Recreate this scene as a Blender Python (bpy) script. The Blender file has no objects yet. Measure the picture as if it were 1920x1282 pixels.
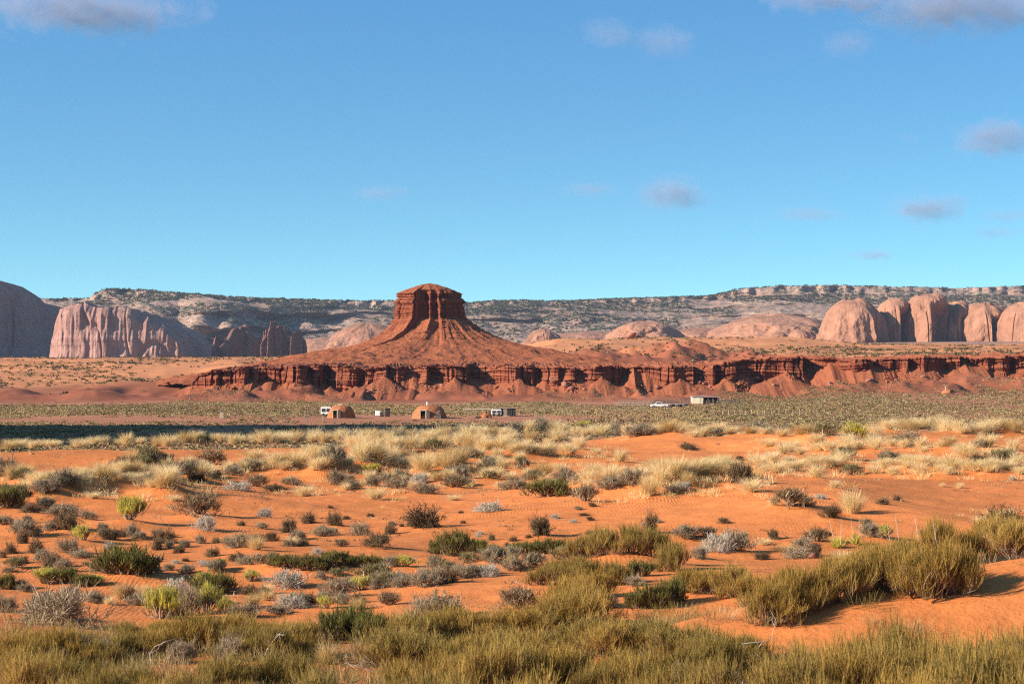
import bpy, math, random
import numpy as np
from mathutils import Vector

rng = np.random.default_rng(7)
random.seed(7)
C = bpy.context.scene.collection
scene = bpy.context.scene
F, CX, CY, HOR = 3600.0, 960.0, 641.0, 700.0      # focal length in photo pixels, image centre, horizon row
PITCH = math.atan((HOR - CY) / F)

# ------------------------------------------------------------------ noise
def _hash(ix, iy, iz, seed):
    h = (ix.astype(np.int64) * 374761393 + iy.astype(np.int64) * 668265263 + iz.astype(np.int64) * 2147483647 + seed * 1274126177) & 0xffffffff
    h = ((h ^ (h >> 13)) * 1274126177) & 0xffffffff
    h = (h ^ (h >> 16)) * 2246822519 & 0xffffffff
    return ((h ^ (h >> 15)) & 0xffffff) / float(0xffffff) * 2 - 1

def noise3(x, y, z, seed=0):
    x, y, z = np.broadcast_arrays(np.asarray(x, float), np.asarray(y, float), np.asarray(z, float))
    ix, iy, iz = np.floor(x), np.floor(y), np.floor(z)
    fx, fy, fz = x - ix, y - iy, z - iz
    u, v, w = [f * f * f * (f * (f * 6 - 15) + 10) for f in (fx, fy, fz)]
    r = 0
    for a in (0, 1):
        for b in (0, 1):
            for c in (0, 1):
                k = (u if a else 1 - u) * (v if b else 1 - v) * (w if c else 1 - w)
                r = r + k * _hash(ix + a, iy + b, iz + c, seed)
    return r

def noise2(x, y, seed=0):
    x, y = np.broadcast_arrays(np.asarray(x, float), np.asarray(y, float))
    ix, iy = np.floor(x), np.floor(y)
    fx, fy = x - ix, y - iy
    u, v = [f * f * f * (f * (f * 6 - 15) + 10) for f in (fx, fy)]
    z = np.zeros_like(ix)
    r = 0
    for a in (0, 1):
        for b in (0, 1):
            r = r + (u if a else 1 - u) * (v if b else 1 - v) * _hash(ix + a, iy + b, z, seed)
    return r

def fbm2(x, y, o=4, seed=0, g=.5):
    r, a = 0, 1.0
    for i in range(o):
        r = r + a * noise2(x * 2 ** i, y * 2 ** i, seed + i); a *= g
    return r

def fbm3(x, y, z, o=4, seed=0, g=.5):
    r, a = 0, 1.0
    for i in range(o):
        r = r + a * noise3(x * 2 ** i, y * 2 ** i, z * 2 ** i, seed + i); a *= g
    return r

def sstep(a, b, x):
    t = np.clip((x - a) / (b - a), 0, 1)
    return t * t * (3 - 2 * t)

def gauss(x, y, cx, cy, sx, sy):
    return np.exp(-.5 * ((x - cx) / sx) ** 2 - .5 * ((y - cy) / sy) ** 2)

# ------------------------------------------------------------------ the ground as a function
_ld = np.linspace(math.log(1.0), math.log(7000.0), 1400)
def prof(pts):
    xs, zs = zip(*pts)
    v = np.interp(np.exp(_ld), xs, zs)
    k = np.exp(-.5 * (np.arange(-9, 10) / 4.0) ** 2); k /= k.sum()
    return np.convolve(np.pad(v, 9, mode='edge'), k, mode='valid')
NEAR_L = [(1, -1.75), (8, -2.25), (15, -2.9), (22, -3.45), (32, -4.0), (50, -4.12), (80, -4.15), (105, -4.42), (116, -4.85), (160, -7.0), (220, -8.9), (265, -9.2), (400, -9.2)]
NEAR_R = [(1, -1.75), (8, -2.25), (15, -2.9), (22, -3.45), (32, -4.0), (50, -4.12), (80, -4.05), (110, -4.12), (136, -4.12), (150, -4.7), (190, -7.4), (230, -9.0), (265, -9.2), (400, -9.2)]
FAR_L = [(640, -8.9), (700, -7.6), (800, -4), (900, 0), (1000, 4), (1130, 8.9), (1300, 9.6), (2400, 15), (6900, 60)]
FAR_M = [(640, -9), (672, -8.2), (690, -4), (722, .4), (760, 1.8), (900, 3.2), (1000, 5), (1130, 8.9), (1300, 9.6), (2400, 15), (6900, 60)]
FAR_R = [(640, -8.8), (672, -8.2), (690, -4), (722, .4), (760, 2.2), (850, 4.2), (950, 9), (1100, 16), (1290, 24), (1420, 24.6), (2400, 36), (6900, 110)]
FAR_RR = [(640, -6.2), (672, -5.2), (690, -2), (722, 3.6), (760, 5.4), (850, 7.6), (950, 10), (1100, 14), (1290, 18.8), (1420, 20), (2400, 36), (6900, 110)]
T_LL, T_LM, T_RR, T_RRR, T_LR = prof(NEAR_L + FAR_L), prof(NEAR_L + FAR_M), prof(NEAR_R + FAR_R), prof(NEAR_R + FAR_RR), prof(NEAR_L + FAR_R)

MOUNDS = []                     # (x, y, sx, sy, h): hummocks of blown sand gathered under plants
def ground(x, y):
    x = np.asarray(x, float); y = np.asarray(y, float)
    d = np.maximum(np.hypot(x, y), 1.0)
    ang = np.arctan2(x, y)
    u = 960 + F * np.tan(np.clip(ang, -1.2, 1.2))
    l = np.log(d)
    f = lambda T: np.interp(l, _ld, T)
    near_r = sstep(820, 1350, u)
    z = f(T_LL)
    m = sstep(330, 470, u); z = z * (1 - m) + f(T_LM) * m
    m = sstep(880, 1060, u); z = z * (1 - m) + f(T_LR) * m
    m = near_r; zr = f(T_RR); m2 = sstep(1420, 1640, u); zr = zr * (1 - m2) + f(T_RRR) * m2
    far = sstep(420, 640, d)
    z = z * (1 - m) + (zr * (1 - far) + (z * (1 - sstep(1000, 1080, u)) + zr * sstep(1000, 1080, u)) * far) * m
    # dunes
    nf = sstep(8, 26, d) * (1 - sstep(150, 230, d))
    z = z + nf * (0.40 * noise2(x / 13 + 3.3, y / 11, 11) + 0.15 * noise2(x / 4.6, y / 4.2 + 9, 12) + .05 * noise2(x / 1.9, y / 1.7, 13))
    z = z + (1 - sstep(120, 200, d)) * .014 * noise2(x / .5, y / .45, 14)
    z = z + 1.5 * gauss(x, y, 7.9, 24.6, 3.1, 2.0) + .3 * gauss(x, y, 3.4, 23.6, 1.6, 1.2)
    z = z + .55 * gauss(x, y, 8.6, 64, 5, 7) - .35 * gauss(x, y, 15.5, 60, 4, 8)
    z = z + 0.22 * gauss(x, y, -19, 88, 11, 8) + .3 * gauss(x, y, -15, 66, 8, 3.5) - .25 * gauss(x, y, -17, 76, 7, 4)
    pf = sstep(200, 270, d) * (1 - sstep(560, 640, d))
    z = z + pf * (.35 * noise2(x / 38, y / 60, 21) + .12 * noise2(x / 9, y / 14, 22))
    ff = sstep(640, 760, d) * (1 - sstep(1600, 2200, d))
    z = z + ff * (1.6 * noise2(x / 46, y / 70, 31) + .7 * noise2(x / 15, y / 26, 32) + .3 * noise2(x / 5, y / 9, 33))
    tl = sstep(560, 640, d) * (1 - sstep(720, 800, d)) * (1 - sstep(420, 520, u))
    z = z + tl * 3.0 * np.maximum(0, noise2(x / 17, y / 30, 35)) ** 1.2
    ap = sstep(588, 664, d) ** 1.2 * (1 - sstep(690, 700, d)) * (.30 + .70 * sstep(330, 440, u)) * sstep(-300, 60, u)
    sp_ = np.abs(noise2(x / 19 + .5 * noise2(x / 9, y / 16, 41), y / 60, 42)) + .45 * np.abs(noise2(x / 7 + .4 * noise2(x / 5, y / 9, 45), y / 30, 46))
    z = z + ap * np.maximum(2.3 + 5.0 * (.44 - sp_) + .35 * noise2(x / 2.6, y / 6, 43), .2) * (.75 + .35 * noise2(x / 40, 0 * x, 44))
    ms = sstep(760, 800, d) * (1 - sstep(900, 960, d)) * sstep(1010, 1110, u) * (1 - sstep(1420, 1500, u))
    z = z + ms * (3.4 + 4.4 * noise2(x / 17, y / 34, 36) + 2.2 * noise2(x / 6, y / 14, 38) + .8 * noise2(x / 2.4, y / 5, 39))
    z = z + sstep(1500, 2500, d) * 4 * noise2(x / 190, y / 260, 37)
    for (mx, my, sx, sy, h) in MOUNDS:
        near = (np.abs(x - mx) < 3.2 * sx) & (np.abs(y - my) < 3.2 * sy)
        if near.any():
            z = z + np.where(near, h * gauss(x, y, mx, my, sx, sy), 0)
    return z

def gz(x, y):
    return float(ground(np.array([x]), np.array([y]))[0])

cp, sp = math.cos(PITCH), math.sin(PITCH)
def ray(px, py):
    a, b = (px - CX) / F, (CY - py) / F
    return np.array([a, cp - b * sp, sp + b * cp])

_ts = np.exp(np.linspace(math.log(9), math.log(1500), 2600))
def at(px, py):
    """the point of the ground that the line through photo pixel (px, py) meets first"""
    r = ray(px, py)
    X, Y, Z = r[0] * _ts, r[1] * _ts, r[2] * _ts
    g = ground(X, Y)
    below = np.nonzero(Z < g)[0]
    if len(below) == 0:
        return X[-1], Y[-1], g[-1]
    i = max(below[0], 1)
    a0, a1 = Z[i - 1] - g[i - 1], Z[i] - g[i]
    k = a0 / (a0 - a1 + 1e-9)
    t = _ts[i - 1] * (1 - k) + _ts[i] * k
    return r[0] * t, r[1] * t, gz(r[0] * t, r[1] * t)

def wx(px, d): return (px - CX) / F * d
def wz(py, d): return (HOR - py) / F * d

# ------------------------------------------------------------------ mesh + object helpers
def mesh(name, V, Q, mat=None, smooth=False, cols=None, mats=None, mi=None):
    """V: n x 3 array, Q: m x 4 (or m x 3) array of faces"""
    V = np.asarray(V, np.float32); Q = np.asarray(Q, np.int32)
    k = Q.shape[1]
    me = bpy.data.meshes.new(name)
    me.vertices.add(len(V)); me.vertices.foreach_set('co', V.ravel())
    me.loops.add(Q.size); me.loops.foreach_set('vertex_index', Q.ravel())
    me.polygons.add(len(Q))
    me.polygons.foreach_set('loop_start', np.arange(0, Q.size, k, dtype=np.int32))
    me.polygons.foreach_set('loop_total', np.full(len(Q), k, np.int32))
    me.polygons.foreach_set('use_smooth', np.full(len(Q), smooth, bool))
    if mi is not None: me.polygons.foreach_set('material_index', np.asarray(mi, np.int32))
    for m in (mats or ([mat] if mat else [])): me.materials.append(m)
    if cols is not None:
        a = me.color_attributes.new('soil', 'FLOAT_COLOR', 'POINT')
        cc = np.ones((len(V), 4), np.float32); cc[:, :cols.shape[1]] = cols
        a.data.foreach_set('color', cc.ravel())
    me.update(calc_edges=True); me.validate()
    return me

def obj(name, me, parent=None, loc=(0, 0, 0), rot=(0, 0, 0), scale=(1, 1, 1)):
    o = bpy.data.objects.new(name, me); C.objects.link(o)
    if parent: o.parent = parent
    o.location = loc; o.rotation_euler = rot; o.scale = scale
    return o

def tag(o, label=None, cat=None, group=None, kind=None):
    if label: o['label'] = label
    if cat: o['category'] = cat
    if group: o['group'] = group
    if kind: o['kind'] = kind
    return o

def gridq(nr, nc, wrap=False):
    i = np.arange(nr - 1)[:, None]; j = np.arange(nc if wrap else nc - 1)[None, :]
    j2 = (j + 1) % nc
    a = i * nc + j; b = i * nc + j2; c = (i + 1) * nc + j2; d = (i + 1) * nc + j
    return np.stack([a, b, c, d], -1).reshape(-1, 4)

class MB:
    """collects boxes, bars, prisms and tubes into one mesh"""
    def __init__(s): s.v, s.f = [], []
    def add(s, vs, fs):
        n = len(s.v); s.v += [tuple(v) for v in vs]; s.f += [tuple(i + n for i in f) for f in fs]; return s
    def box(s, c, size, rz=0, taper=1.0):
        x, y, z = [q / 2 for q in size]; cs, sn = math.cos(rz), math.sin(rz); vs = []
        for k, zz in ((1, -z), (taper, z)):
            for sx, sy in ((-1, -1), (1, -1), (1, 1), (-1, 1)):
                a, b = sx * x * k, sy * y * k
                vs.append((c[0] + a * cs - b * sn, c[1] + a * sn + b * cs, c[2] + zz))
        return s.add(vs, [(3, 2, 1, 0), (4, 5, 6, 7), (0, 1, 5, 4), (1, 2, 6, 5), (2, 3, 7, 6), (3, 0, 4, 7)])
    def tube(s, a, b, r0, r1=None, n=7):
        r1 = r0 if r1 is None else r1
        a, b = Vector(a), Vector(b); d = (b - a).normalized()
        p = d.orthogonal().normalized(); q = d.cross(p); vs = []
        for c, r in ((a, r0), (b, r1)):
            for k in range(n):
                t = 2 * math.pi * k / n; vs.append(c + p * (r * math.cos(t)) + q * (r * math.sin(t)))
        fs = [(k, (k + 1) % n, n + (k + 1) % n, n + k) for k in range(n)] + [tuple(range(n))[::-1], tuple(range(n, 2 * n))]
        return s.add(vs, fs)
    def prism(s, pts, y0, y1):
        """outline in x-z pushed from y0 to y1"""
        n = len(pts)
        vs = [(x, y0, z) for x, z in pts] + [(x, y1, z) for x, z in pts]
        return s.add(vs, [tuple(range(n)), tuple(range(2 * n - 1, n - 1, -1))] + [(k, n + k, n + (k + 1) % n, (k + 1) % n) for k in range(n)])
    def me(s, name, mat, bevel=0):
        m = bpy.data.meshes.new(name); m.from_pydata(s.v, [], s.f); m.materials.append(mat)
        import bmesh
        bm = bmesh.new(); bm.from_mesh(m); bmesh.ops.recalc_face_normals(bm, faces=bm.faces)
        if bevel:
            bmesh.ops.bevel(bm, geom=[e for e in bm.edges], offset=bevel, segments=1, affect='EDGES')
        bm.to_mesh(m); bm.free(); return m
    def build(s, name, mat, parent=None, bevel=0, **k): return obj(name, s.me(name, mat, bevel), parent, **k)

def empty(name, loc, rz=0):
    o = bpy.data.objects.new(name, None); C.objects.link(o); o.location = loc; o.rotation_euler = (0, 0, rz); o.empty_display_size = .3
    return o

# ------------------------------------------------------------------ materials
class NT:
    def __init__(s, name):
        s.m = bpy.data.materials.new(name); s.m.use_nodes = True
        s.t = s.m.node_tree; s.t.nodes.clear(); s.n = s.t.nodes
        s.out = s.n.new('ShaderNodeOutputMaterial')
    def new(s, typ, **k):
        n = s.n.new(typ)
        for a, b in k.items(): setattr(n, a, b)
        return n
    def link(s, a, b): s.t.links.new(a, b)
    def val(s, sock, v):
        if hasattr(v, 'node'): s.link(v, sock)
        else: sock.default_value = v
    def pos(s, scale=(1, 1, 1), obj_=False):
        if obj_: c = s.new('ShaderNodeTexCoord').outputs['Object']
        else: c = s.new('ShaderNodeNewGeometry').outputs['Position']
        m = s.new('ShaderNodeMapping'); s.link(c, m.inputs['Vector']); m.inputs['Scale'].default_value = scale
        return m.outputs['Vector']
    def noise(s, vec, scale, detail=4, rough=.55, dist=0):
        n = s.new('ShaderNodeTexNoise'); s.link(vec, n.inputs['Vector'])
        n.inputs['Scale'].default_value = scale; n.inputs['Detail'].default_value = detail
        n.inputs['Roughness'].default_value = rough; n.inputs['Distortion'].default_value = dist
        return n.outputs['Fac']
    def ramp(s, fac, stops):
        r = s.new('ShaderNodeValToRGB'); s.val(r.inputs['Fac'], fac); e = r.color_ramp.elements
        while len(e) < len(stops): e.new(0)
        for el, (p, c) in zip(e, stops):
            el.position = p; el.color = (c, c, c, 1) if isinstance(c, (int, float)) else (*c, 1)
        return r.outputs['Color']
    def mix(s, fac, a, b, blend='MIX'):
        m = s.new('ShaderNodeMix', data_type='RGBA', blend_type=blend, clamp_factor=True)
        s.val(m.inputs[0], fac)
        for q, v in ((m.inputs[6], a), (m.inputs[7], b)):
            s.val(q, (*v, 1) if isinstance(v, tuple) and len(v) == 3 else v)
        return m.outputs[2]
    def math(s, op, a, b=0.0, clamp=False):
        m = s.new('ShaderNodeMath', operation=op, use_clamp=clamp); s.val(m.inputs[0], a); s.val(m.inputs[1], b); return m.outputs[0]
    def bump(s, h, strength, dist, nrm=None):
        b = s.new('ShaderNodeBump'); s.link(h, b.inputs['Height']); b.inputs['Strength'].default_value = strength; b.inputs['Distance'].default_value = dist
        if nrm is not None: s.link(nrm, b.inputs['Normal'])
        return b.outputs['Normal']
    def finish(s, col, rough=.9, nrm=None, spec=.2, metal=0, trans=0):
        p = s.new('ShaderNodeBsdfPrincipled'); s.val(p.inputs['Base Color'], (*col, 1) if isinstance(col, tuple) else col)
        s.val(p.inputs['Roughness'], rough); p.inputs['Specular IOR Level'].default_value = spec; p.inputs['Metallic'].default_value = metal
        if nrm is not None: s.link(nrm, p.inputs['Normal'])
        sh = p.outputs[0]
        if trans:
            t = s.new('ShaderNodeBsdfTranslucent'); s.val(t.inputs['Color'], (*col, 1) if isinstance(col, tuple) else col)
            mx = s.new('ShaderNodeMixShader'); mx.inputs[0].default_value = trans; s.link(sh, mx.inputs[1]); s.link(t.outputs[0], mx.inputs[2]); sh = mx.outputs[0]
        s.link(sh, s.out.inputs['Surface'])
        return s.m

def mat_ground():
    n = NT('desert soil'); P = n.pos()
    a = n.new('ShaderNodeVertexColor', layer_name='soil').outputs['Color']
    v1 = n.noise(P, .05, 5, .6); v2 = n.noise(P, 1.3, 5, .65); v3 = n.noise(P, 14, 3, .6); v4 = n.noise(n.pos((.012, .03, .05)), 1, 6, .62)
    c = n.mix(1.0, a, n.ramp(v1, [(.3, .82), (.7, 1.14)]), 'MULTIPLY')
    c = n.mix(1.0, c, n.ramp(v2, [(.3, .82), (.7, 1.13)]), 'MULTIPLY')
    c = n.mix(1.0, c, n.ramp(v3, [(.3, .90), (.7, 1.08)]), 'MULTIPLY')
    c = n.mix(1.0, c, n.ramp(v4, [(.35, .88), (.65, 1.08)]), 'MULTIPLY')
    w = n.new('ShaderNodeTexWave', wave_type='BANDS', bands_direction='X'); n.link(n.pos((1, .55, .2)), w.inputs['Vector'])
    w.inputs['Scale'].default_value = 3.1; w.inputs['Distortion'].default_value = 5.5; w.inputs['Detail'].default_value = 2; w.inputs['Detail Scale'].default_value = .7
    rip = n.math('MULTIPLY', w.outputs['Fac'], n.ramp(n.noise(P, .16, 2), [(.55, 0.0), (.72, 1.0)]))
    h = n.math('ADD', n.math('MULTIPLY', rip, .16), n.math('ADD', n.math('MULTIPLY', v3, .30), n.math('MULTIPLY', v2, .8)))
    h = n.math('ADD', h, n.math('MULTIPLY', n.noise(P, 4.0, 3), .45))
    return n.finish(c, .95, n.bump(h, .8, .06), .1)

def mat_rock(name, lit, deep, pale, band=1.0, size=1.0, bump=.5, dirt=None, spots=None):
    """layered rock: bands by height, blotches, cracks, loose soil on the gentler ground"""
    n = NT(name); k = 1 / size
    P = n.pos()
    warp = n.noise(n.pos((.03 * k, .03 * k, .03 * k)), 1, 3)
    z = n.new('ShaderNodeSeparateXYZ'); n.link(P, z.inputs[0])
    zz = n.math('ADD', n.math('MULTIPLY', z.outputs['Z'], band * k), n.math('MULTIPLY', warp, 2.5))
    cv = n.new('ShaderNodeCombineXYZ'); n.link(zz, cv.inputs['Z'])
    strata = n.noise(cv.outputs[0], 1.3, 6, .75)
    blot = n.noise(n.pos((.12 * k, .12 * k, .05 * k)), 1, 6, .65)
    fine = n.noise(n.pos((.9 * k, .9 * k, .7 * k)), 1, 6, .7)
    streak = n.noise(n.pos((.55 * k, .55 * k, .03 * k)), 1, 5, .6)
    c = n.mix(n.ramp(strata, [(.36, 0.0), (.64, 1.0)]), deep, lit)
    c = n.mix(n.ramp(blot, [(.5, 0.0), (.75, .75)]), c, pale)
    c = n.mix(1.0, c, n.ramp(fine, [(.3, .72), (.7, 1.18)]), 'MULTIPLY')
    c = n.mix(1.0, c, n.ramp(streak, [(.3, .80), (.65, 1.1)]), 'MULTIPLY')
    nz = n.new('ShaderNodeSeparateXYZ'); n.link(n.new('ShaderNodeNewGeometry').outputs['Normal'], nz.inputs[0])
    if dirt:
        d2 = n.mix(n.ramp(n.noise(n.pos((.5 * k, .5 * k, .5 * k)), 1, 5, .7), [(.35, 0.0), (.7, 1.0)]), dirt, tuple(q * .74 for q in dirt))
        c = n.mix(n.ramp(n.math('ADD', nz.outputs['Z'], n.math('MULTIPLY', n.math('SUBTRACT', blot, .5), .4)), [(.42, 0.0), (.6, 1.0)]), c, d2)
    if spots:
        vo = n.noise(n.pos((spots[1], spots[1], spots[1])), 1, 5, .8)
        amt = n.math('MULTIPLY', n.ramp(vo, [(.53, 0.0), (.58, 1.0)]), n.ramp(nz.outputs['Z'], [(.22, .25), (.5, 1.0)]))
        c = n.mix(n.math('MULTIPLY', amt, spots[2] if len(spots) > 2 else .9), c, spots[0])
    h = n.math('ADD', n.math('MULTIPLY', strata, .8), n.math('ADD', fine, n.math('MULTIPLY', streak, .7)))
    return n.finish(c, .93, n.bump(h, bump, 1.2 * size), .1)

def mat_plant(name, a, b, trans=.25, spec=.15):
    n = NT(name)
    r = n.new('ShaderNodeObjectInfo').outputs['Random']
    f = n.noise(n.pos((7, 7, 5), True), 1, 3, .6)
    t = n.math('ADD', n.math('MULTIPLY', r, .55), n.math('MULTIPLY', n.math('SUBTRACT', f, .28), .9), True)
    i = n.new('ShaderNodeNewGeometry').outputs['Random Per Island']
    c = n.mix(t, a, b)
    c = n.mix(1.0, c, n.ramp(i, [(0.0, .7), (1.0, 1.25)]), 'MULTIPLY')
    return n.finish(c, .8, None, spec, 0, trans)

def mat_attr(name, trans=.2):
    n = NT(name)
    a = n.new('ShaderNodeVertexColor', layer_name='soil').outputs['Color']
    i = n.new('ShaderNodeNewGeometry').outputs['Random Per Island']
    return n.finish(n.mix(1.0, a, n.ramp(i, [(0.0, .7), (1.0, 1.25)]), 'MULTIPLY'), .9, None, .1, 0, trans)

def mat_flat(name, col, rough=.7, var=.25, scale=3.0, spec=.3, metal=0):
    n = NT(name); f = n.noise(n.pos((1, 1, .4), True), scale, 5, .65)
    c = n.mix(1.0, col, n.ramp(f, [(.3, 1 - var), (.7, 1 + var * .6)]), 'MULTIPLY')
    return n.finish(c, rough, n.bump(f, .2, .02), spec, metal)

M = {}
M['ground'] = mat_ground()
M['red'] = mat_rock('red layered sandstone', (.27, .076, .036), (.16, .041, .022), (.33, .115, .060), band=.55, size=1.0, bump=.6, dirt=(.335, .104, .045))
M['ridge'] = mat_rock('red mudstone ledges', (.235, .066, .033), (.15, .039, .021), (.32, .125, .072), band=.9, size=.7, bump=.6, dirt=(.325, .102, .047))
M['dome'] = mat_rock('salmon slickrock', (.40, .192, .112), (.29, .135, .085), (.45, .24, .15), band=.05, size=10, bump=.35)
M['massif'] = mat_rock('weathered pink cliff', (.40, .215, .165), (.30, .155, .125), (.50, .30, .235), band=.08, size=9, bump=.5)
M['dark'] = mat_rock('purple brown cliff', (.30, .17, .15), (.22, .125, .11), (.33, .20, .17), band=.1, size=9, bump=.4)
M['mesa'] = mat_rock('brushy mesa slope', (.41, .262, .19), (.27, .17, .125), (.50, .35, .26), band=.16, size=9, bump=.55, spots=((.085, .085, .058), .022, .85))
M['spire'] = mat_rock('dark red brown rock', (.22, .105, .078), (.15, .068, .052), (.28, .15, .11), band=.1, size=6, bump=.5)
M['boulder'] = mat_rock('fallen sandstone blocks', (.36, .15, .09), (.24, .085, .05), (.45, .24, .16), band=1.0, size=.5, bump=.4)

# ------------------------------------------------------------------ world, sun, camera
A, E = math.radians(68), math.radians(24)
S = Vector((-math.sin(A) * math.cos(E), -math.cos(A) * math.cos(E), math.sin(E)))
w = bpy.data.worlds.new('World'); scene.world = w; w.use_nodes = True
nt = w.node_tree; bg = nt.nodes['Background']
sky = nt.nodes.new('ShaderNodeTexSky'); sky.sky_type = 'NISHITA'; sky.sun_disc = False
sky.sun_elevation = E; sky.sun_rotation = math.atan2(S.x, S.y); sky.altitude = 1600
sky.air_density = 1.0; sky.dust_density = .2; sky.ozone_density = 1.6
tc = nt.nodes.new('ShaderNodeTexCoord'); mp = nt.nodes.new('ShaderNodeMapping')
mp.inputs['Scale'].default_value = (1, 1, 2.6); mp.inputs['Location'].default_value = (0, 0, .05)
nm = nt.nodes.new('ShaderNodeVectorMath'); nm.operation = 'NORMALIZE'
nt.links.new(tc.outputs['Generated'], mp.inputs['Vector']); nt.links.new(mp.outputs[0], nm.inputs[0]); nt.links.new(nm.outputs[0], sky.inputs['Vector'])
hs = nt.nodes.new('ShaderNodeHueSaturation'); hs.inputs['Saturation'].default_value = 1.0
tint = nt.nodes.new('ShaderNodeMix'); tint.data_type = 'RGBA'; tint.blend_type = 'MULTIPLY'; tint.inputs[0].default_value = 1.0
tint.inputs[7].default_value = (1, 1, 1, 1)
sx = nt.nodes.new('ShaderNodeSeparateXYZ'); mr = nt.nodes.new('ShaderNodeMapRange'); mr.inputs['From Min'].default_value = .04; mr.inputs['From Max'].default_value = .20
tt_ = nt.nodes.new('ShaderNodeMix'); tt_.data_type = 'RGBA'; tt_.inputs[6].default_value = (.86, 1.31, 1.12, 1); tt_.inputs[7].default_value = (.79, 1.44, 1.58, 1)
nt.links.new(tc.outputs['Generated'], sx.inputs[0]); nt.links.new(sx.outputs['Z'], mr.inputs['Value']); nt.links.new(mr.outputs[0], tt_.inputs[0]); nt.links.new(tt_.outputs[2], tint.inputs[7])
nt.links.new(sky.outputs[0], tint.inputs[6]); nt.links.new(tint.outputs[2], hs.inputs['Color']); nt.links.new(hs.outputs[0], bg.inputs['Color'])
bg.inputs['Strength'].default_value = .09
sl = bpy.data.lights.new('sun', 'SUN'); sl.energy = 5.0; sl.angle = math.radians(.5); sl.color = (1.0, .90, .77)
so = bpy.data.objects.new('sun', sl); C.objects.link(so); so.rotation_euler = S.to_track_quat('Z', 'Y').to_euler()
cam = bpy.data.cameras.new('camera'); cam.sensor_width = 36; cam.lens = 36 * F / 1920; cam.clip_start = .1; cam.clip_end = 20000
co = bpy.data.objects.new('camera', cam); C.objects.link(co); co.rotation_euler = (math.pi / 2 + PITCH, 0, 0)
cam.dof.use_dof = True; cam.dof.focus_distance = 90; cam.dof.aperture_fstop = 7.1
scene.camera = co
scene.view_settings.view_transform = 'Standard'; scene.view_settings.look = 'None'
scene.view_settings.exposure = 1.0; scene.view_settings.gamma = 1; scene.view_settings.use_curve_mapping = False
cy = scene.cycles
cy.use_denoising = False; cy.pixel_filter_type = 'BLACKMAN_HARRIS'; cy.filter_width = 1.15; cy.max_bounces = 6; cy.diffuse_bounces = 3; cy.transparent_max_bounces = 8; cy.volume_bounces = 0
try: cy.denoising_prefilter = 'ACCURATE'; cy.denoising_input_passes = 'RGB_ALBEDO_NORMAL'
except Exception: pass

# ------------------------------------------------------------------ plants: shapes
def ribbons(P, W, face=None):
    """P: n x k x 3 polylines, W: n x k widths -> thin leaf strips"""
    P = np.asarray(P, float); n, k, _ = P.shape
    t = P[:, -1] - P[:, 0]; t /= np.linalg.norm(t, axis=1, keepdims=True) + 1e-9
    r = rng.normal(size=(n, 3)); s = np.cross(t, r); s /= np.linalg.norm(s, axis=1, keepdims=True) + 1e-9
    a = P - s[:, None] * W[..., None] / 2; b = P + s[:, None] * W[..., None] / 2
    V = np.stack([a, b], 2).reshape(-1, 3)
    i = np.arange(n)[:, None] * (2 * k) + np.arange(k - 1)[None] * 2
    Q = np.stack([i, i + 1, i + 3, i + 2], -1).reshape(-1, 4)
    return V, Q

def unit(v): return v / (np.linalg.norm(v, axis=-1, keepdims=True) + 1e-9)

def join(parts):
    V, Q, n = [], [], 0
    for v, q in parts:
        V.append(v); Q.append(q + n); n += len(v)
    return np.concatenate(V), np.concatenate(Q)

def norm_fit(groups):
    """scale point arrays so that the plant is about 1 wide and 1 high"""
    allp = np.concatenate([g.reshape(-1, 3) for g in groups])
    rx = np.percentile(np.hypot(allp[:, 0], allp[:, 1]), 96); h = np.percentile(allp[:, 2], 98.5)
    return [g * np.array([.5 / rx, .5 / rx, 1 / h]) for g in groups]

def lines(p0, d, L, k, bend, droop=0.0):
    s = np.linspace(0, 1, k)[None, :, None]
    return p0[:, None] + d[:, None] * L[:, None, None] * s + bend[:, None] * L[:, None, None] * s ** 2 - np.array([0, 0, 1]) * droop * L[:, None, None] * s ** 2

def sample(lin, n, t0, t1):
    i = rng.integers(0, len(lin), n); k = lin.shape[1]
    t = rng.uniform(t0, t1, n) * (k - 1); j = np.minimum(t.astype(int), k - 2); f = (t - j)[:, None]
    p = lin[i, j] * (1 - f) + lin[i, j + 1] * f
    return p, unit(lin[i, j + 1] - lin[i, j])

def outward(n, tilt_sd, az=None):
    az = rng.uniform(0, 2 * np.pi, n) if az is None else az
    th = np.clip(np.abs(rng.normal(0, tilt_sd, n)), 0, 1.5)
    return np.stack([np.sin(th) * np.cos(az), np.sin(th) * np.sin(az), np.cos(th)], -1), az

def taper(n, k, w, tip=.25): return np.full((n, 1), w) * rng.uniform(.7, 1.3, (n, 1)) * np.linspace(1, tip, k)[None]

def g_grass(n=900, sd=.55, droop=.22, w=.010, core=.22):
    d, az = outward(n, sd)
    r = core * np.sqrt(rng.uniform(0, 1, n)); a2 = az + rng.normal(0, .7, n)
    p0 = np.stack([r * np.cos(a2), r * np.sin(a2), np.zeros(n)], -1)
    L = rng.uniform(.45, 1.1, n)
    o = np.stack([np.cos(az), np.sin(az), np.zeros(n)], -1)
    P = lines(p0, d, L, 4, o * .22 + rng.normal(0, .06, (n, 3)), droop)
    P, = norm_fit([P])
    return ribbons(P, taper(n, 4, w))

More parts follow.
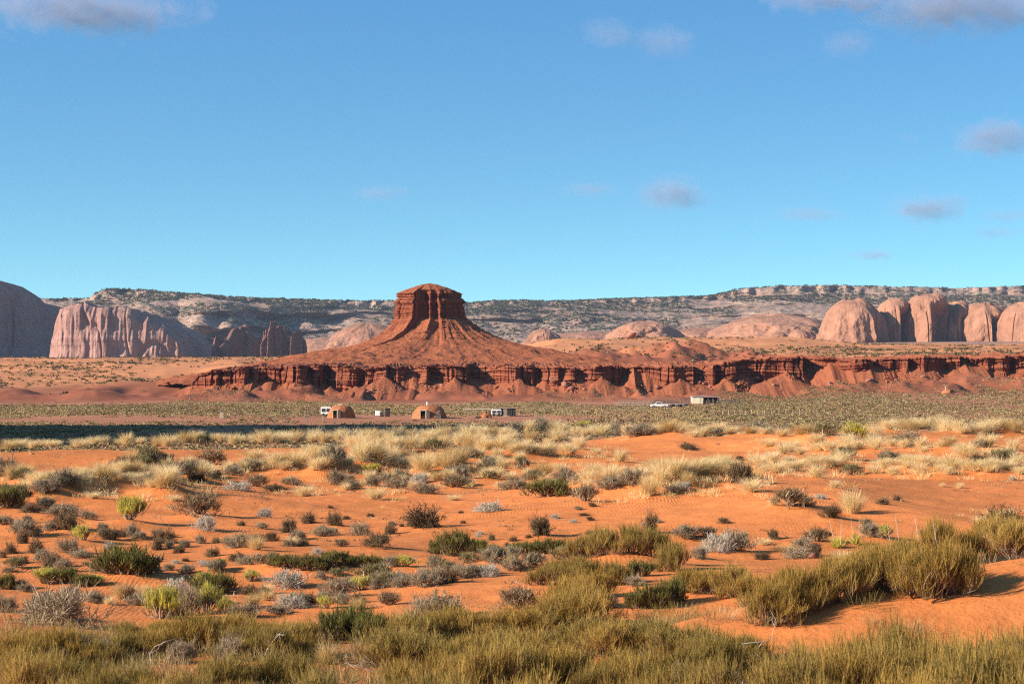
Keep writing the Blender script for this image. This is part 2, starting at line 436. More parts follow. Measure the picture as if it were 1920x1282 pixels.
def g_brush(n0, n1, n2, sd0, up1, sp1, up2, sp2, l0, l1, l2, w, droop=0.0, core=.1, t1=(.35, 1), t2=(.3, 1)):
    """stems, branches on stems, twigs on branches -> (woody, twigs)"""
    d, az = outward(n0, sd0)
    r = core * np.sqrt(rng.uniform(0, 1, n0))
    p0 = np.stack([r * np.cos(az), r * np.sin(az), np.zeros(n0)], -1)
    z = np.array([0, 0, 1.0])
    A0 = lines(p0, d, rng.uniform(.7, 1.1, n0) * l0, 5, rng.normal(0, .15, (n0, 3)), droop)
    p, t = sample(A0, n1, *t1); dd = unit(t * .6 + z * up1 + rng.normal(0, sp1, (n1, 3)))
    A1 = lines(p, dd, rng.uniform(.5, 1.1, n1) * l1, 4, rng.normal(0, .12, (n1, 3)) + z * up1 * .15, droop)
    p, t = sample(A1, n2, *t2); dd = unit(t * .6 + z * up2 + rng.normal(0, sp2, (n2, 3)))
    A2 = lines(p, dd, rng.uniform(.5, 1.15, n2) * l2, 3, rng.normal(0, .1, (n2, 3)) + z * up2 * .1, droop * .5)
    A0, A1, A2 = norm_fit([A0, A1, A2])
    return join([ribbons(A0, taper(n0, 5, w * 3.2, .4)), ribbons(A1, taper(n1, 4, w * 1.7, .5))]), ribbons(A2, taper(n2, 3, w, .4))

def g_leaf(n0, n1, n2, leaf, **k):
    """as g_brush with small leaves on the twigs"""
    wood, tw = g_brush(n0, n1, n2, **k)
    c = tw[0].reshape(-1, 6, 3).mean(1)
    m = len(c) * 2; idx = rng.integers(0, len(c), m)
    p = c[idx] + rng.normal(0, .02, (m, 3)); d = unit(rng.normal(0, 1, (m, 3)) + np.array([0, 0, .8]))
    lf = ribbons(lines(p, d, rng.uniform(.6, 1.3, m) * leaf, 2, np.zeros((m, 3))), taper(m, 2, leaf * .45, .5))
    return join([wood, tw]), lf

def g_ball(n0=70, n1=800, n2=4200, w=.013):
    """a round thicket of bare twigs"""
    d = unit(rng.normal(0, 1, (n0, 3)) + np.array([0, 0, .45])); d[:, 2] = np.abs(d[:, 2]) * .9 + .05; d = unit(d)
    A0 = lines(np.zeros((n0, 3)), d, rng.uniform(.3, .5, n0), 4, rng.normal(0, .15, (n0, 3)))
    p, t = sample(A0, n1, .3, 1); A1 = lines(p, unit(t * .7 + rng.normal(0, .6, (n1, 3))), rng.uniform(.08, .22, n1), 3, rng.normal(0, .2, (n1, 3)))
    p, t = sample(A1, n2, .1, 1); A2 = lines(p, unit(t * .5 + rng.normal(0, .7, (n2, 3))), rng.uniform(.04, .12, n2), 3, rng.normal(0, .2, (n2, 3)))
    out = []
    for q, k, ww in ((A0, 4, w * 2.2), (A1, 3, w * 1.3), (A2, 3, w)):
        q = q.copy(); q[..., 2] = np.maximum(q[..., 2], .0)
        out.append(q)
    out = norm_fit(out)
    return join([ribbons(q, taper(len(q), q.shape[1], ww, .5)) for q, ww in zip(out, (w * 2.2, w * 1.3, w))])

def g_yucca(n=130):
    d, az = outward(n, .75); r = .06
    p0 = np.stack([r * np.cos(az), r * np.sin(az), np.zeros(n)], -1)
    P = lines(p0, d, rng.uniform(.6, 1, n), 3, np.zeros((n, 3)), .05); P, = norm_fit([P])
    return ribbons(P, taper(n, 3, .035, .1))

PM = {
    'straw': mat_plant('dry straw', (.74, .55, .26), (.88, .70, .40), .4),
    'gold': mat_plant('straw with old seed', (.54, .36, .14), (.74, .53, .25), .4),
    'twig_grey': mat_plant('grey dead twig', (.255, .18, .105), (.42, .32, .20), .05),
    'sage_leaf': mat_plant('grey sage leaf', (.22, .185, .110), (.38, .32, .205), .2),
    'twig_dark': mat_plant('dark brown twig', (.115, .072, .037), (.20, .135, .072), .1),
    'twig_brown': mat_plant('brown twig', (.16, .095, .045), (.28, .185, .10), .1),
    'wood': mat_plant('woody stem', (.12, .075, .045), (.24, .165, .11), 0),
    'joint': mat_plant('jointed green stem', (.24, .160, .036), (.42, .285, .078), .35),
    'joint_gold': mat_plant('ochre jointed stem', (.32, .19, .038), (.48, .31, .080), .35),
    'green': mat_plant('mid green sprig', (.125, .112, .028), (.215, .185, .048), .3),
    'lime': mat_plant('yellow green sprig', (.44, .37, .05), (.60, .51, .12), .3),
    'olive': mat_plant('olive sprig', (.17, .14, .05), (.28, .23, .095), .2),
    'white': mat_plant('bleached twig', (.40, .335, .25), (.56, .48, .37), 0),
}
EPH = dict(sd0=.75, up1=.8, sp1=.50, up2=.95, sp2=.42, l0=.55, l1=.34, l2=.22, core=.22)
def mk(parts): return [(nm_, mesh(nm_, v, q, PM[m])) for nm_, (v, q), m in parts]
def v_eph(mat, w=.0065, n2=4600, sd0=.75, core=.22, n1=560):
    a, b = g_brush(46, n1, n2, **{**EPH, 'sd0': sd0, 'core': core}, w=w); return mk([('stems', a, 'wood'), ('foliage', b, mat)])
def v_sage(leafm, wood='twig_grey'):
    a, b = g_leaf(34, 420, 1500, .035, sd0=.95, up1=.5, sp1=.6, up2=.5, sp2=.7, l0=.5, l1=.25, l2=.16, w=.010, core=.2)
    return mk([('stems', a, wood), ('foliage', b, leafm)])
def v_dead(mat):
    a, b = g_brush(60, 620, 2800, 1.0, .4, .55, .35, .7, .55, .3, .18, .0075, droop=.08, core=.2); return mk([('stems', join([a, b]), mat)])
def v_rabbit(mat):
    a, _ = g_brush(40, 300, 300, .55, .8, .4, 1.0, .3, .5, .3, .15, .011, core=.12)
    _, b = g_brush(40, 380, 2600, .62, .9, .42, 1.2, .35, .62, .34, .2, .011, core=.15, t1=(.6, 1), t2=(.35, 1))
    return mk([('stems', a, 'twig_grey'), ('foliage', b, mat)])

KINDS = {   # kind: (object name, phrase for labels, category, group, variants)
    'grass': ('grass_clump', 'blond grass clump', 'grass clump', 'blond grass clumps on the dunes',
              [mk([('blades', g_grass(950, sd, dr, .0095, co_), 'straw')]) for sd, dr, co_ in ((.5, .2, .2), (.62, .28, .25), (.42, .12, .3), (.75, .3, .2))]),
    'gold': ('grass_clump', 'tan grass clump', 'grass clump', 'tan grass clumps on the dunes',
             [mk([('blades', g_grass(850, sd, dr, .0095, co_), 'gold')]) for sd, dr, co_ in ((.5, .15, .25), (.65, .25, .2))]),
    'sage': ('sagebrush', 'grey sagebrush', 'shrub', 'grey sagebrush on the sand', [v_sage('sage_leaf') for _ in range(3)]),
    'dead': ('dead_shrub', 'leafless grey twiggy shrub', 'dead shrub', 'leafless grey shrubs on the sand', [v_dead('twig_grey') for _ in range(3)]),
    'pale': ('dead_shrub', 'bleached whitish twiggy shrub', 'dead shrub', 'bleached twiggy shrubs on the sand', [v_dead('white') for _ in range(2)]),
    'roots': ('dead_shrub', 'dark dead branches lying low', 'dead shrub', 'dark dead branches on the sand', [v_dead('twig_dark') for _ in range(2)]),
    'ball': ('tumbleweed', 'round dark brown thicket', 'shrub', 'round dark shrubs on the sand', [mk([('twigs', g_ball(), 'twig_dark')]) for _ in range(3)]),
    'tan': ('tumbleweed', 'round tan thicket', 'shrub', 'round tan shrubs on the sand', [mk([('twigs', g_ball(), 'twig_brown')]) for _ in range(2)]),
    'brown': ('blackbrush', 'brown grey-stemmed bush', 'shrub', 'brown bushes on the sand',
              [mk([('stems', g_brush(40, 300, 500, .7, .6, .5, .5, .5, .5, .3, .15, .012, core=.12)[0], 'twig_grey'), ('foliage', g_brush(40, 420, 2300, .7, .8, .5, .6, .6, .5, .32, .16, .012, core=.15, t1=(.5, 1))[1], 'twig_brown')]) for _ in range(3)]),
    'eph': ('jointfir', 'olive broom-like shrub', 'shrub', 'olive broom-like shrubs in the front thicket', [v_eph('joint') for _ in range(4)]),
    'epho': ('jointfir', 'ochre broom-like shrub', 'shrub', 'ochre broom-like shrubs in the front thicket', [v_eph('joint_gold') for _ in range(3)]),
    'green': ('green_shrub', 'dense green mound shrub', 'shrub', 'dense green shrubs on the sand', [v_eph('green', .012, 3200, .9, .30, 460) for _ in range(3)]),
    'lime': ('rabbitbrush', 'yellow-green rabbitbrush', 'shrub', 'yellow-green rabbitbrush on the sand', [v_rabbit('lime') for _ in range(3)]),
    'olive': ('rabbitbrush', 'olive rabbitbrush', 'shrub', 'olive rabbitbrush on the sand', [v_rabbit('olive') for _ in range(2)]),
    'yucca': ('yucca', 'spiky yucca', 'yucca', None, [mk([('leaves', g_yucca(), 'lime')])]),
}

# ------------------------------------------------------------------ plants: where the photograph has them
# (kind, x, y of the foot, width, height) in photo pixels; a few carry a label and a short name others are told by
P_ = []
def pl(kind, x, y, w_, h_, label=None, short=None): P_.append(dict(k=kind, x=x, y=y, w=w_, h=h_, label=label, short=short))
def row(kind, pts, n, w_, h_, jx=8, jy=4):
    """n plants of one kind strung along a line of pixels"""
    xs, ys = zip(*pts)
    kinds = kind.split()
    for t in (np.arange(n) + .5) / n:
        i = np.interp(t, np.linspace(0, 1, len(pts)), np.arange(len(pts)))
        x = np.interp(i, np.arange(len(pts)), xs) + rng.uniform(-jx, jx); y = np.interp(i, np.arange(len(pts)), ys) + rng.uniform(-jy, jy)
        s = rng.uniform(.75, 1.25)
        pl(kinds[rng.integers(0, len(kinds))], x, y, w_ * s, h_ * s * rng.uniform(.85, 1.15))

# -- far crest of the dunes
row('grass grass gold', [(4, 848), (60, 842), (130, 839), (230, 836)], 13, 34, 16)
row('grass grass grass gold', [(230, 835), (400, 835), (520, 834), (640, 830)], 20, 36, 21)
pl('olive', 382, 836, 30, 22, 'rounded yellowish clump poking over the dune crest before the shaded strip', 'yellowish clump on the left dune crest')
row('grass dead sage', [(470, 833), (560, 828), (640, 826)], 7, 36, 20)
row('grass grass sage gold', [(640, 831), (740, 829), (840, 824), (930, 818), (1040, 812)], 24, 38, 22)
row('grass grass gold sage', [(1040, 812), (1140, 818), (1230, 822), (1280, 814)], 14, 40, 22)
row('grass sage grass gold', [(1280, 814), (1420, 815), (1520, 820)], 14, 42, 17)
row('grass gold grass', [(1610, 818), (1700, 806), (1800, 815), (1918, 822)], 18, 42, 22)
pl('sage', 745, 829, 52, 22, 'wide grey sagebrush on the dune crest beyond the tall blond grass', 'wide grey sagebrush on the middle crest')
pl('lime', 1598, 826, 50, 32, 'tall yellowish bush standing highest on the right dune crest', 'tall yellowish bush on the right crest')
pl('olive', 1545, 823, 60, 22, 'wide low olive bush left of the tallest yellowish crest bush')
pl('lime', 1098, 804, 34, 15, 'small yellow-green bush out on the plain just beyond the middle crest')
# -- second line, y 840-880
row('grass grass gold', [(660, 846), (720, 852), (800, 850), (860, 838), (905, 848)], 16, 40, 26)
row('grass grass grass', [(905, 860), (960, 860), (1010, 858), (1070, 856)], 13, 42, 22)
pl('grass', 1085, 846, 44, 26, 'full blond grass clump ending the middle grass belt at its far side', 'full clump ending the middle belt')
pl('grass', 1163, 870, 38, 26, 'lone round blond grass clump on bare sand left of the dark flat shrub', 'lone round blond clump on bare sand')
pl('grass', 1118, 855, 28, 14)
pl('grass', 1300, 822, 34, 14); pl('grass', 1480, 840, 60, 16); pl('grass', 1440, 838, 45, 18); pl('grass', 1530, 838, 45, 16)
pl('tan', 1289, 842, 34, 10); pl('roots', 1292, 844, 22, 8)
pl('gold', 1363, 876, 42, 20, 'tan grass clump with small dark tuft at its side on bare sand', 'tan clump with the dark tuft')
pl('ball', 1386, 863, 15, 9)
pl('grass', 1448, 872, 40, 22); pl('gold', 1447, 858, 26, 12); pl('grass', 1478, 872, 34, 16)
pl('olive', 1583, 868, 46, 26, 'olive bush with a grass top, dark at its foot, below the right crest', 'olive bush below the right crest')
pl('grass', 1590, 852, 44, 22); pl('sage', 1640, 832, 40, 16); pl('sage', 1700, 835, 50, 18); pl('roots', 1706, 842, 40, 8); pl('gold', 1680, 832, 60, 16)
pl('sage', 1668, 872, 46, 22, 'blue-grey sagebrush with whitish tips in the right grass band', 'blue-grey sagebrush in the right grass band')
pl('gold', 1698, 870, 26, 18); pl('grass', 1730, 862, 30, 8)
row('grass grass gold', [(1640, 880), (1720, 882), (1800, 885)], 9, 42, 18)
pl('grass', 1812, 860, 60, 30, 'big blond grass clump over a red sand hummock on the right', 'big blond clump over the red hummock')
pl('ball', 1838, 872, 44, 16); pl('grass', 1788, 892, 50, 24); pl('grass', 1850, 888, 55, 18)
pl('olive', 1885, 878, 60, 30); pl('grass', 1905, 886, 40, 30); pl('grass', 1850, 845, 50, 26); pl('grass', 1900, 850, 40, 24); pl('sage', 1838, 846, 36, 14)
pl('olive', 1598, 894, 44, 20, 'low olive bush with blond base on bare sand in the right bowl', 'low olive bush in the right bowl')
pl('grass', 1530, 900, 46, 26); pl('grass', 1565, 917, 30, 16); pl('grass', 1515, 884, 44, 16)
row('grass grass grass gold', [(1280, 912), (1330, 903), (1370, 898)], 9, 46, 26)
row('grass grass', [(1425, 890), (1480, 888), (1540, 884), (1580, 876)], 9, 44, 20)
pl('ball', 1390, 912, 46, 36, 'dark brown upright bush behind a round blond clump', 'dark bush behind the round blond clump')
pl('grass', 1407, 927, 56, 26, 'round blond clump in front of the dark brown upright bush', 'round blond clump before the dark bush')
pl('grass', 1767, 912, 14, 8); pl('grass', 1800, 915, 18, 12); pl('pale', 1898, 900, 16, 8)
pl('grass', 1598, 962, 52, 46, 'big straw-coloured ball bush throwing a long shadow down the right bowl', 'big straw ball bush in the right bowl')
pl('brown', 1482, 957, 62, 34, 'brown-olive bush with pale grass at its left on the dune lip', 'brown bush on the dune lip')
pl('grass', 1450, 956, 30, 16); pl('roots', 1512, 955, 34, 14)
pl('roots', 1558, 975, 42, 24, 'twisted black dead roots on a sand lump below the straw ball bush', 'twisted black dead roots')
pl('roots', 1357, 980, 24, 10); pl('tan', 1655, 945, 24, 12); pl('tan', 1682, 938, 18, 10); pl('pale', 1538, 935, 24, 9)
# -- left belt of grass and sage
row('olive sage gold', [(4, 905), (30, 908), (58, 915)], 5, 46, 32)
row('grass gold grass', [(30, 925), (80, 922), (110, 925), (150, 915), (185, 905)], 10, 40, 24)
row('sage dead', [(60, 935), (100, 930), (135, 930)], 4, 52, 26)
row('grass gold grass', [(185, 910), (220, 900), (260, 893)], 8, 36, 24)
row('gold olive brown', [(225, 895), (260, 885), (310, 886)], 7, 40, 26)
row('grass grass sage grass', [(270, 915), (310, 908), (350, 904), (390, 900)], 11, 40, 24)
row('sage grass gold', [(262, 928), (300, 930), (330, 928)], 5, 40, 26)
pl('brown', 397, 876, 56, 28, 'dark brown bush against the bare left dune, white grass under it', 'dark brown bush below the bare left dune')
pl('pale', 378, 884, 36, 14); pl('grass', 350, 880, 34, 22); pl('grass', 262, 878, 34, 22)
pl('sage', 437, 895, 38, 20); pl('sage', 472, 890, 44, 24); pl('ball', 497, 876, 24, 14); pl('grass', 476, 866, 54, 22)
pl('ball', 370, 906, 34, 18); pl('ball', 406, 897, 18, 14)
row('grass gold grass sage', [(510, 890), (560, 886), (600, 888), (638, 895)], 10, 44, 28)
pl('pale', 446, 922, 52, 16, 'low whitish twiggy shrub beside dark sage in the left belt', 'low whitish shrub in the left belt')
pl('brown', 480, 916, 40, 22); pl('roots', 516, 924, 44, 14, 'dark red dead branches on sand beside the low whitish shrub', 'dark red dead branches')
pl('grass', 570, 930, 48, 22); pl('dead', 545, 908, 40, 16); pl('sage', 632, 908, 40, 28)
pl('gold', 318, 929, 38, 20); pl('grass', 173, 937, 38, 14); pl('grass', 326, 942, 36, 14); pl('grass', 255, 912, 34, 20)
pl('green', 14, 958, 58, 36, 'dark green bush cut by the left frame edge below the grass belt', 'dark green bush at the left edge')
pl('olive', 38, 950, 40, 34); pl('olive', 10, 938, 50, 30)
pl('dead', 116, 971, 74, 22, 'wide blue-grey twiggy shrub with a dark shadow right of it on the left', 'wide blue-grey twiggy shrub')
pl('tan', 58, 966, 36, 16); pl('sage', 84, 952, 36, 18)
# -- middle band
row('grass grass gold', [(650, 888), (700, 892), (735, 880)], 8, 44, 32)
row('grass gold', [(775, 895), (830, 892), (868, 886)], 7, 44, 28)
pl('lime', 702, 897, 36, 22, 'yellow-green bush among tall blond grass left of centre', 'yellow-green bush in the blond grass')
pl('grass', 668, 876, 40, 30); pl('grass', 730, 866, 38, 22); pl('grass', 693, 905, 30, 20)
pl('sage', 857, 903, 48, 26, 'grey sage with a blond grass top right of the yellow-green bush', 'grey sage under the blond top')
pl('olive', 813, 851, 34, 24); pl('olive', 978, 885, 28, 24, 'olive bush under blond grass standing alone in the middle sand', 'lone olive bush in the middle sand')
pl('grass', 975, 870, 30, 22); pl('grass', 911, 897, 34, 16); pl('tan', 947, 891, 20, 10)
pl('pale', 785, 908, 34, 20); pl('sage', 752, 903, 46, 22); pl('dead', 650, 905, 44, 14); pl('sage', 660, 918, 40, 16)
pl('sage', 742, 920, 46, 20); pl('dead', 800, 928, 54, 18); pl('brown', 856, 917, 46, 22)
pl('grass', 703, 936, 46, 26, 'tan round clump of grass with a dark shadow low in the middle left', 'tan round clump in the middle left')
pl('grass', 849, 938, 34, 13); pl('roots', 920, 903, 30, 12)
pl('gold', 1018, 896, 44, 26); pl('grass', 1050, 888, 40, 18); pl('sage', 1058, 907, 40, 26); pl('sage', 965, 921, 54, 20); pl('olive', 1000, 909, 36, 22)
pl('green', 1032, 936, 84, 30, 'bright green low mound shrub on bare sand near the centre', 'bright green mound shrub')
pl('brown', 1098, 945, 46, 30, 'grey-brown bush with a knobby dark root right of the bright green mound', 'grey-brown bush beside the green mound')
pl('roots', 1110, 950, 16, 9); pl('dead', 1080, 913, 36, 18)
pl('sage', 1145, 924, 50, 24); pl('sage', 1186, 920, 54, 30, 'blue-grey sagebrush with a dark side amid blond grass right of centre', 'blue-grey sagebrush right of centre')
row('grass gold', [(1110, 902), (1140, 898), (1215, 898), (1235, 892)], 6, 42, 24)
pl('ball', 1256, 890, 36, 12, 'dark flat shrub hugging the bare sand right of centre', 'dark flat shrub')
row('grass grass gold', [(1210, 940), (1240, 925), (1270, 920), (1290, 922)], 8, 44, 32)
pl('dead', 1262, 932, 36, 16); pl('pale', 1278, 926, 40, 14)
pl('pale', 917, 961, 58, 17, 'low white-tipped straw tuft alone on bare sand in the middle', 'white-tipped straw tuft')
pl('pale', 1040, 972, 20, 9); pl('pale', 1075, 980, 16, 7); pl('dead', 1083, 955, 20, 7); pl('roots', 1095, 966, 22, 5)
pl('pale', 497, 972, 30, 16)
# -- open sand, y 960-1040
pl('lime', 243, 983, 60, 44, 'upright yellow-green bush with grey base and long shadow on left sand', 'upright yellow-green bush on the left sand')
pl('brown', 376, 971, 76, 38, 'wide brown bush with dark grey foot and long shadow, left of centre', 'wide brown bush with the grey foot')
pl('pale', 384, 998, 40, 26, 'straw-grey bush in front of the wide brown bush')
pl('ball', 791, 994, 66, 38, 'largest round dark brown tumbleweed, lone on bare sand left of centre', 'large round dark tumbleweed')
pl('ball', 1014, 1008, 38, 32, 'round dark tumbleweed with a crisp shadow on bare sand at centre', 'centre round tumbleweed')
pl('tan', 1220, 1003, 32, 34, 'upright olive-tan tumbleweed on sand above the dark green thicket', 'upright tan tumbleweed')
pl('tan', 578, 980, 26, 20); pl('ball', 628, 988, 32, 24); pl('ball', 541, 998, 36, 24, 'small dark round shrub left of centre, straw shrub behind its shadow', 'small dark round shrub left of centre')
pl('sage', 609, 1005, 32, 17); pl('roots', 508, 1017, 32, 16); pl('dead', 490, 990, 24, 12); pl('tan', 452, 985, 18, 9)
pl('gold', 547, 1023, 34, 20); pl('tan', 568, 1022, 24, 11)
pl('sage', 447, 1031, 42, 26); pl('gold', 480, 1036, 42, 28, 'tan bush with grey left half casting a broad shadow left of centre', 'tan bush beside the grey sage')
pl('tan', 732, 1002, 25, 18); pl('dead', 676, 1008, 40, 24, 'grey bare bush with twisted limbs left of the fallen dark branches')
pl('roots', 708, 1030, 58, 26, 'fallen dark crooked branches on a small sand rise left of centre', 'fallen dark crooked branches')
pl('ball', 753, 987, 10, 6); pl('tan', 922, 1012, 14, 12); pl('tan', 963, 1014, 16, 8); pl('pale', 897, 1006, 14, 5)
pl('ball', 1115, 1007, 36, 10)
pl('sage', 50, 1004, 54, 30); pl('pale', 36, 990, 26, 16); pl('dead', 8, 985, 40, 16)
pl('tan', 125, 997, 40, 30, 'olive-brown bush left of the upright yellow-green bush')
pl('lime', 155, 1018, 40, 28, 'short yellow-green bush with a grey foot on the left sand', 'short yellow-green bush')
pl('tan', 43, 1018, 22, 24, 'small egg-shaped golden ball shrub at far left, upper one', 'upper golden ball shrub')
pl('tan', 20, 1037, 24, 20, 'small golden ball shrub nearest the left frame edge')
pl('tan', 67, 1042, 29, 26, 'lower golden ball shrub leaning right at far left', 'lower golden ball shrub')
pl('ball', 206, 1015, 34, 20); pl('dead', 192, 1006, 20, 16); pl('sage', 247, 1010, 26, 28)
pl('tan', 311, 1018, 36, 28, 'olive-brown bush, two-headed, on rough sand in the left middle', 'two-headed olive-brown bush')
pl('tan', 296, 1030, 22, 22); pl('sage', 128, 1041, 50, 26); pl('dead', 152, 1046, 44, 16); pl('ball', 337, 1036, 24, 12)
pl('tan', 399, 1043, 26, 17); pl('tan', 446, 1050, 30, 14); pl('pale', 596, 1040, 22, 14); pl('dead', 365, 975, 12, 6)
pl('pale', 207, 1028, 24, 14); pl('tan', 5, 1045, 14, 14)
row('dead tan roots pale', [(90, 1060), (200, 1045), (330, 1060), (400, 1065), (300, 1050)], 14, 18, 7, 20, 10)
row('dead tan pale roots', [(860, 1020), (1000, 1025), (840, 985), (700, 970), (600, 960), (1150, 985), (1280, 980)], 14, 14, 6, 20, 12)
# -- green belt, y 1040-1110
pl('green', 235, 1090, 112, 50, 'broad dark green shrub heap at left, the widest green one there', 'broad dark green heap at left')
pl('olive', 200, 1085, 60, 34); pl('green', 262, 1092, 60, 32)
pl('lime', 88, 1095, 54, 30, 'yellow-topped green shrub left of the broad dark green heap', 'yellow-topped green shrub at left')
pl('green', 120, 1096, 66, 28); pl('green', 160, 1101, 54, 22); pl('lime', 178, 1100, 36, 18)
pl('green', 12, 1104, 36, 28); pl('sage', 40, 1103, 26, 18); pl('dead', 18, 1075, 30, 10)
pl('green', 402, 1110, 84, 36, 'dark olive dome shrub with a yellow rim, left of centre', 'dark olive dome shrub'); pl('lime', 385, 1098, 40, 24)
pl('lime', 470, 1090, 34, 22, 'small yellow-green dome right of the dark olive dome shrub')
pl('pale', 537, 1101, 82, 32, 'bleached grey shrub sprawling in front of the green hedge left of centre', 'bleached grey sprawling shrub')
pl('green', 530, 1072, 60, 22); pl('green', 580, 1076, 64, 26, 'dark green low hedge-like shrub behind the bleached grey shrub', 'low green hedge shrub'); pl('sage', 480, 1066, 38, 20)
pl('green', 630, 1066, 56, 26); pl('green', 680, 1064, 60, 22); pl('green', 715, 1062, 50, 16)
pl('sage', 625, 1118, 52, 36); pl('dead', 600, 1088, 30, 16); pl('tan', 468, 1114, 32, 18); pl('gold', 500, 1112, 30, 22)
pl('olive', 700, 1085, 70, 30); pl('lime', 760, 1068, 44, 20); pl('sage', 742, 1096, 56, 26); pl('olive', 720, 1100, 50, 28)
pl('lime', 677, 1106, 50, 26, 'pale yellow-green shrub beside grey sage in front of the low olive belt', 'pale yellow-green shrub in the belt')
pl('sage', 650, 1110, 36, 26); pl('sage', 798, 1099, 64, 28); pl('tan', 840, 1092, 48, 26)
pl('dead', 870, 1082, 60, 22); pl('pale', 915, 1080, 44, 22); pl('sage', 820, 1068, 40, 22)
pl('green', 851, 1051, 64, 46, 'conifer-like dark green bush with a pointed top near the centre', 'pointed dark green bush')
pl('green', 895, 1040, 58, 24); pl('green', 820, 1042, 44, 24); pl('olive', 880, 1060, 44, 20); pl('olive', 925, 1060, 50, 26)
pl('gold', 957, 1070, 28, 34, 'upright straw-coloured grass tuft between grey and green shrubs', 'upright straw tuft in the belt')
pl('green', 985, 1046, 56, 22); pl('green', 1030, 1044, 66, 26); pl('brown', 1000, 1066, 50, 22); pl('olive', 1055, 1050, 50, 26)
for x_, y_, w_, h_ in ((1090, 1056, 70, 40), (1135, 1060, 76, 46), (1180, 1062, 74, 46), (1225, 1064, 76, 48), (1265, 1070, 70, 50)): pl('eph', x_, y_, w_, h_ * 1.1)
for x_, y_, w_, h_ in ((1015, 1096, 60, 30), (1060, 1097, 66, 36), (1105, 1099, 70, 44), (1150, 1096, 60, 40), (1080, 1080, 70, 34), (1045, 1075, 60, 24)): pl('eph', x_, y_, w_, h_ * 1.1)
pl('green', 1200, 1080, 60, 30); pl('sage', 1190, 1098, 40, 20)
pl('sage', 1290, 1016, 60, 26); pl('brown', 1325, 1012, 40, 18)
pl('pale', 1345, 1045, 60, 34); pl('sage', 1380, 1042, 62, 36, 'wide blue-white sagebrush right of the dark green thicket', 'wide blue-white sagebrush')
pl('dead', 1310, 1050, 44, 22); pl('ball', 1450, 1010, 20, 18); pl('gold', 1432, 1022, 40, 16)
pl('brown', 1533, 1020, 48, 26); pl('sage', 1505, 1028, 50, 18); pl('gold', 1470, 1038, 60, 14); pl('ball', 1428, 1052, 30, 12)
pl('dead', 1495, 1050, 56, 20); pl('grass', 1580, 1050, 60, 18); pl('roots', 1525, 1045, 30, 24)
pl('yucca', 1572, 1028, 56, 26, 'spiky yucca with stiff leaves left of the ochre dune thicket', 'spiky yucca')
pl('yucca', 1605, 1022, 40, 26, 'second spiky yucca close right of the larger yucca'); pl('sage', 1630, 1014, 44, 26); pl('lime', 1657, 1016, 34, 24)
pl('brown', 1625, 990, 24, 18); pl('ball', 1735, 1002, 22, 8)
pl('ball', 1882, 995, 74, 36, 'dark brown thicket on the dune top at the right edge', 'dark thicket at the right edge')
pl('grass', 1840, 990, 36, 20); pl('grass', 1885, 972, 50, 18)
# -- front belt, y 1110-1180
pl('dead', 112, 1174, 150, 72, 'largest grey twiggy bush, wide and dense, at lower left', 'largest grey bush at lower left')
pl('sage', 70, 1160, 60, 44); pl('dead', 8, 1147, 56, 32)
pl('lime', 300, 1159, 72, 60, 'bright yellow rabbitbrush at lower left, the brightest yellow plant', 'bright yellow rabbitbrush')
pl('dead', 350, 1152, 56, 54); pl('lime', 388, 1148, 50, 54, 'pale yellow rabbitbrush right of the brightest yellow one', 'pale yellow rabbitbrush')
pl('lime', 421, 1150, 38, 30); pl('dead', 455, 1156, 64, 26); pl('tan', 330, 1160, 40, 20)
pl('gold', 228, 1122, 44, 30); pl('tan', 240, 1122, 34, 24); pl('gold', 268, 1116, 46, 22); pl('pale', 330, 1108, 46, 24); pl('ball', 197, 1130, 26, 12)
pl('gold', 500, 1125, 44, 20); pl('pale', 545, 1140, 60, 26); pl('sage', 520, 1150, 50, 16); pl('lime', 612, 1140, 32, 24)
pl('brown', 730, 1133, 46, 26, 'small brown twiggy dome left of the big grey sage at lower centre', 'small brown twiggy dome')
pl('brown', 975, 1141, 78, 40, 'brown twiggy dome bush on bare sand at lower centre', 'brown twiggy dome at lower centre')
pl('sage', 828, 1158, 96, 48, 'largest grey sagebrush at lower centre with a dark shadow at its right', 'large grey sagebrush at lower centre')
pl('dead', 795, 1160, 70, 40)
for x_, y_, w_, h_ in ((1195, 1140, 50, 34), (1225, 1138, 60, 44), (1262, 1130, 56, 46)): pl('green', x_, y_, w_, h_)
pl('pale', 1145, 1138, 30, 22); pl('dead', 1245, 1136, 40, 24)
# -- thicket on the right dune
for x_, y_, w_, h_ in ((1295, 1110, 70, 52), (1335, 1112, 74, 56), (1375, 1118, 70, 60), (1415, 1130, 76, 66), (1445, 1170, 84, 84), (1490, 1150, 90, 90),
                       (1530, 1136, 86, 88), (1570, 1126, 84, 84), (1610, 1112, 88, 84), (1640, 1092, 84, 84), (1670, 1106, 90, 98), (1710, 1112, 96, 110),
                       (1750, 1116, 96, 112), (1790, 1110, 90, 100), (1700, 1070, 84, 70), (1760, 1062, 84, 72), (1820, 1058, 76, 66), (1860, 1030, 70, 46), (1900, 1030, 70, 48), (1480, 1105, 70, 50), (1560, 1090, 70, 50)):
    pl('epho', x_ + rng.uniform(-8, 8), y_, w_ * rng.uniform(.9, 1.2), h_ * rng.uniform(.72, 1.1))
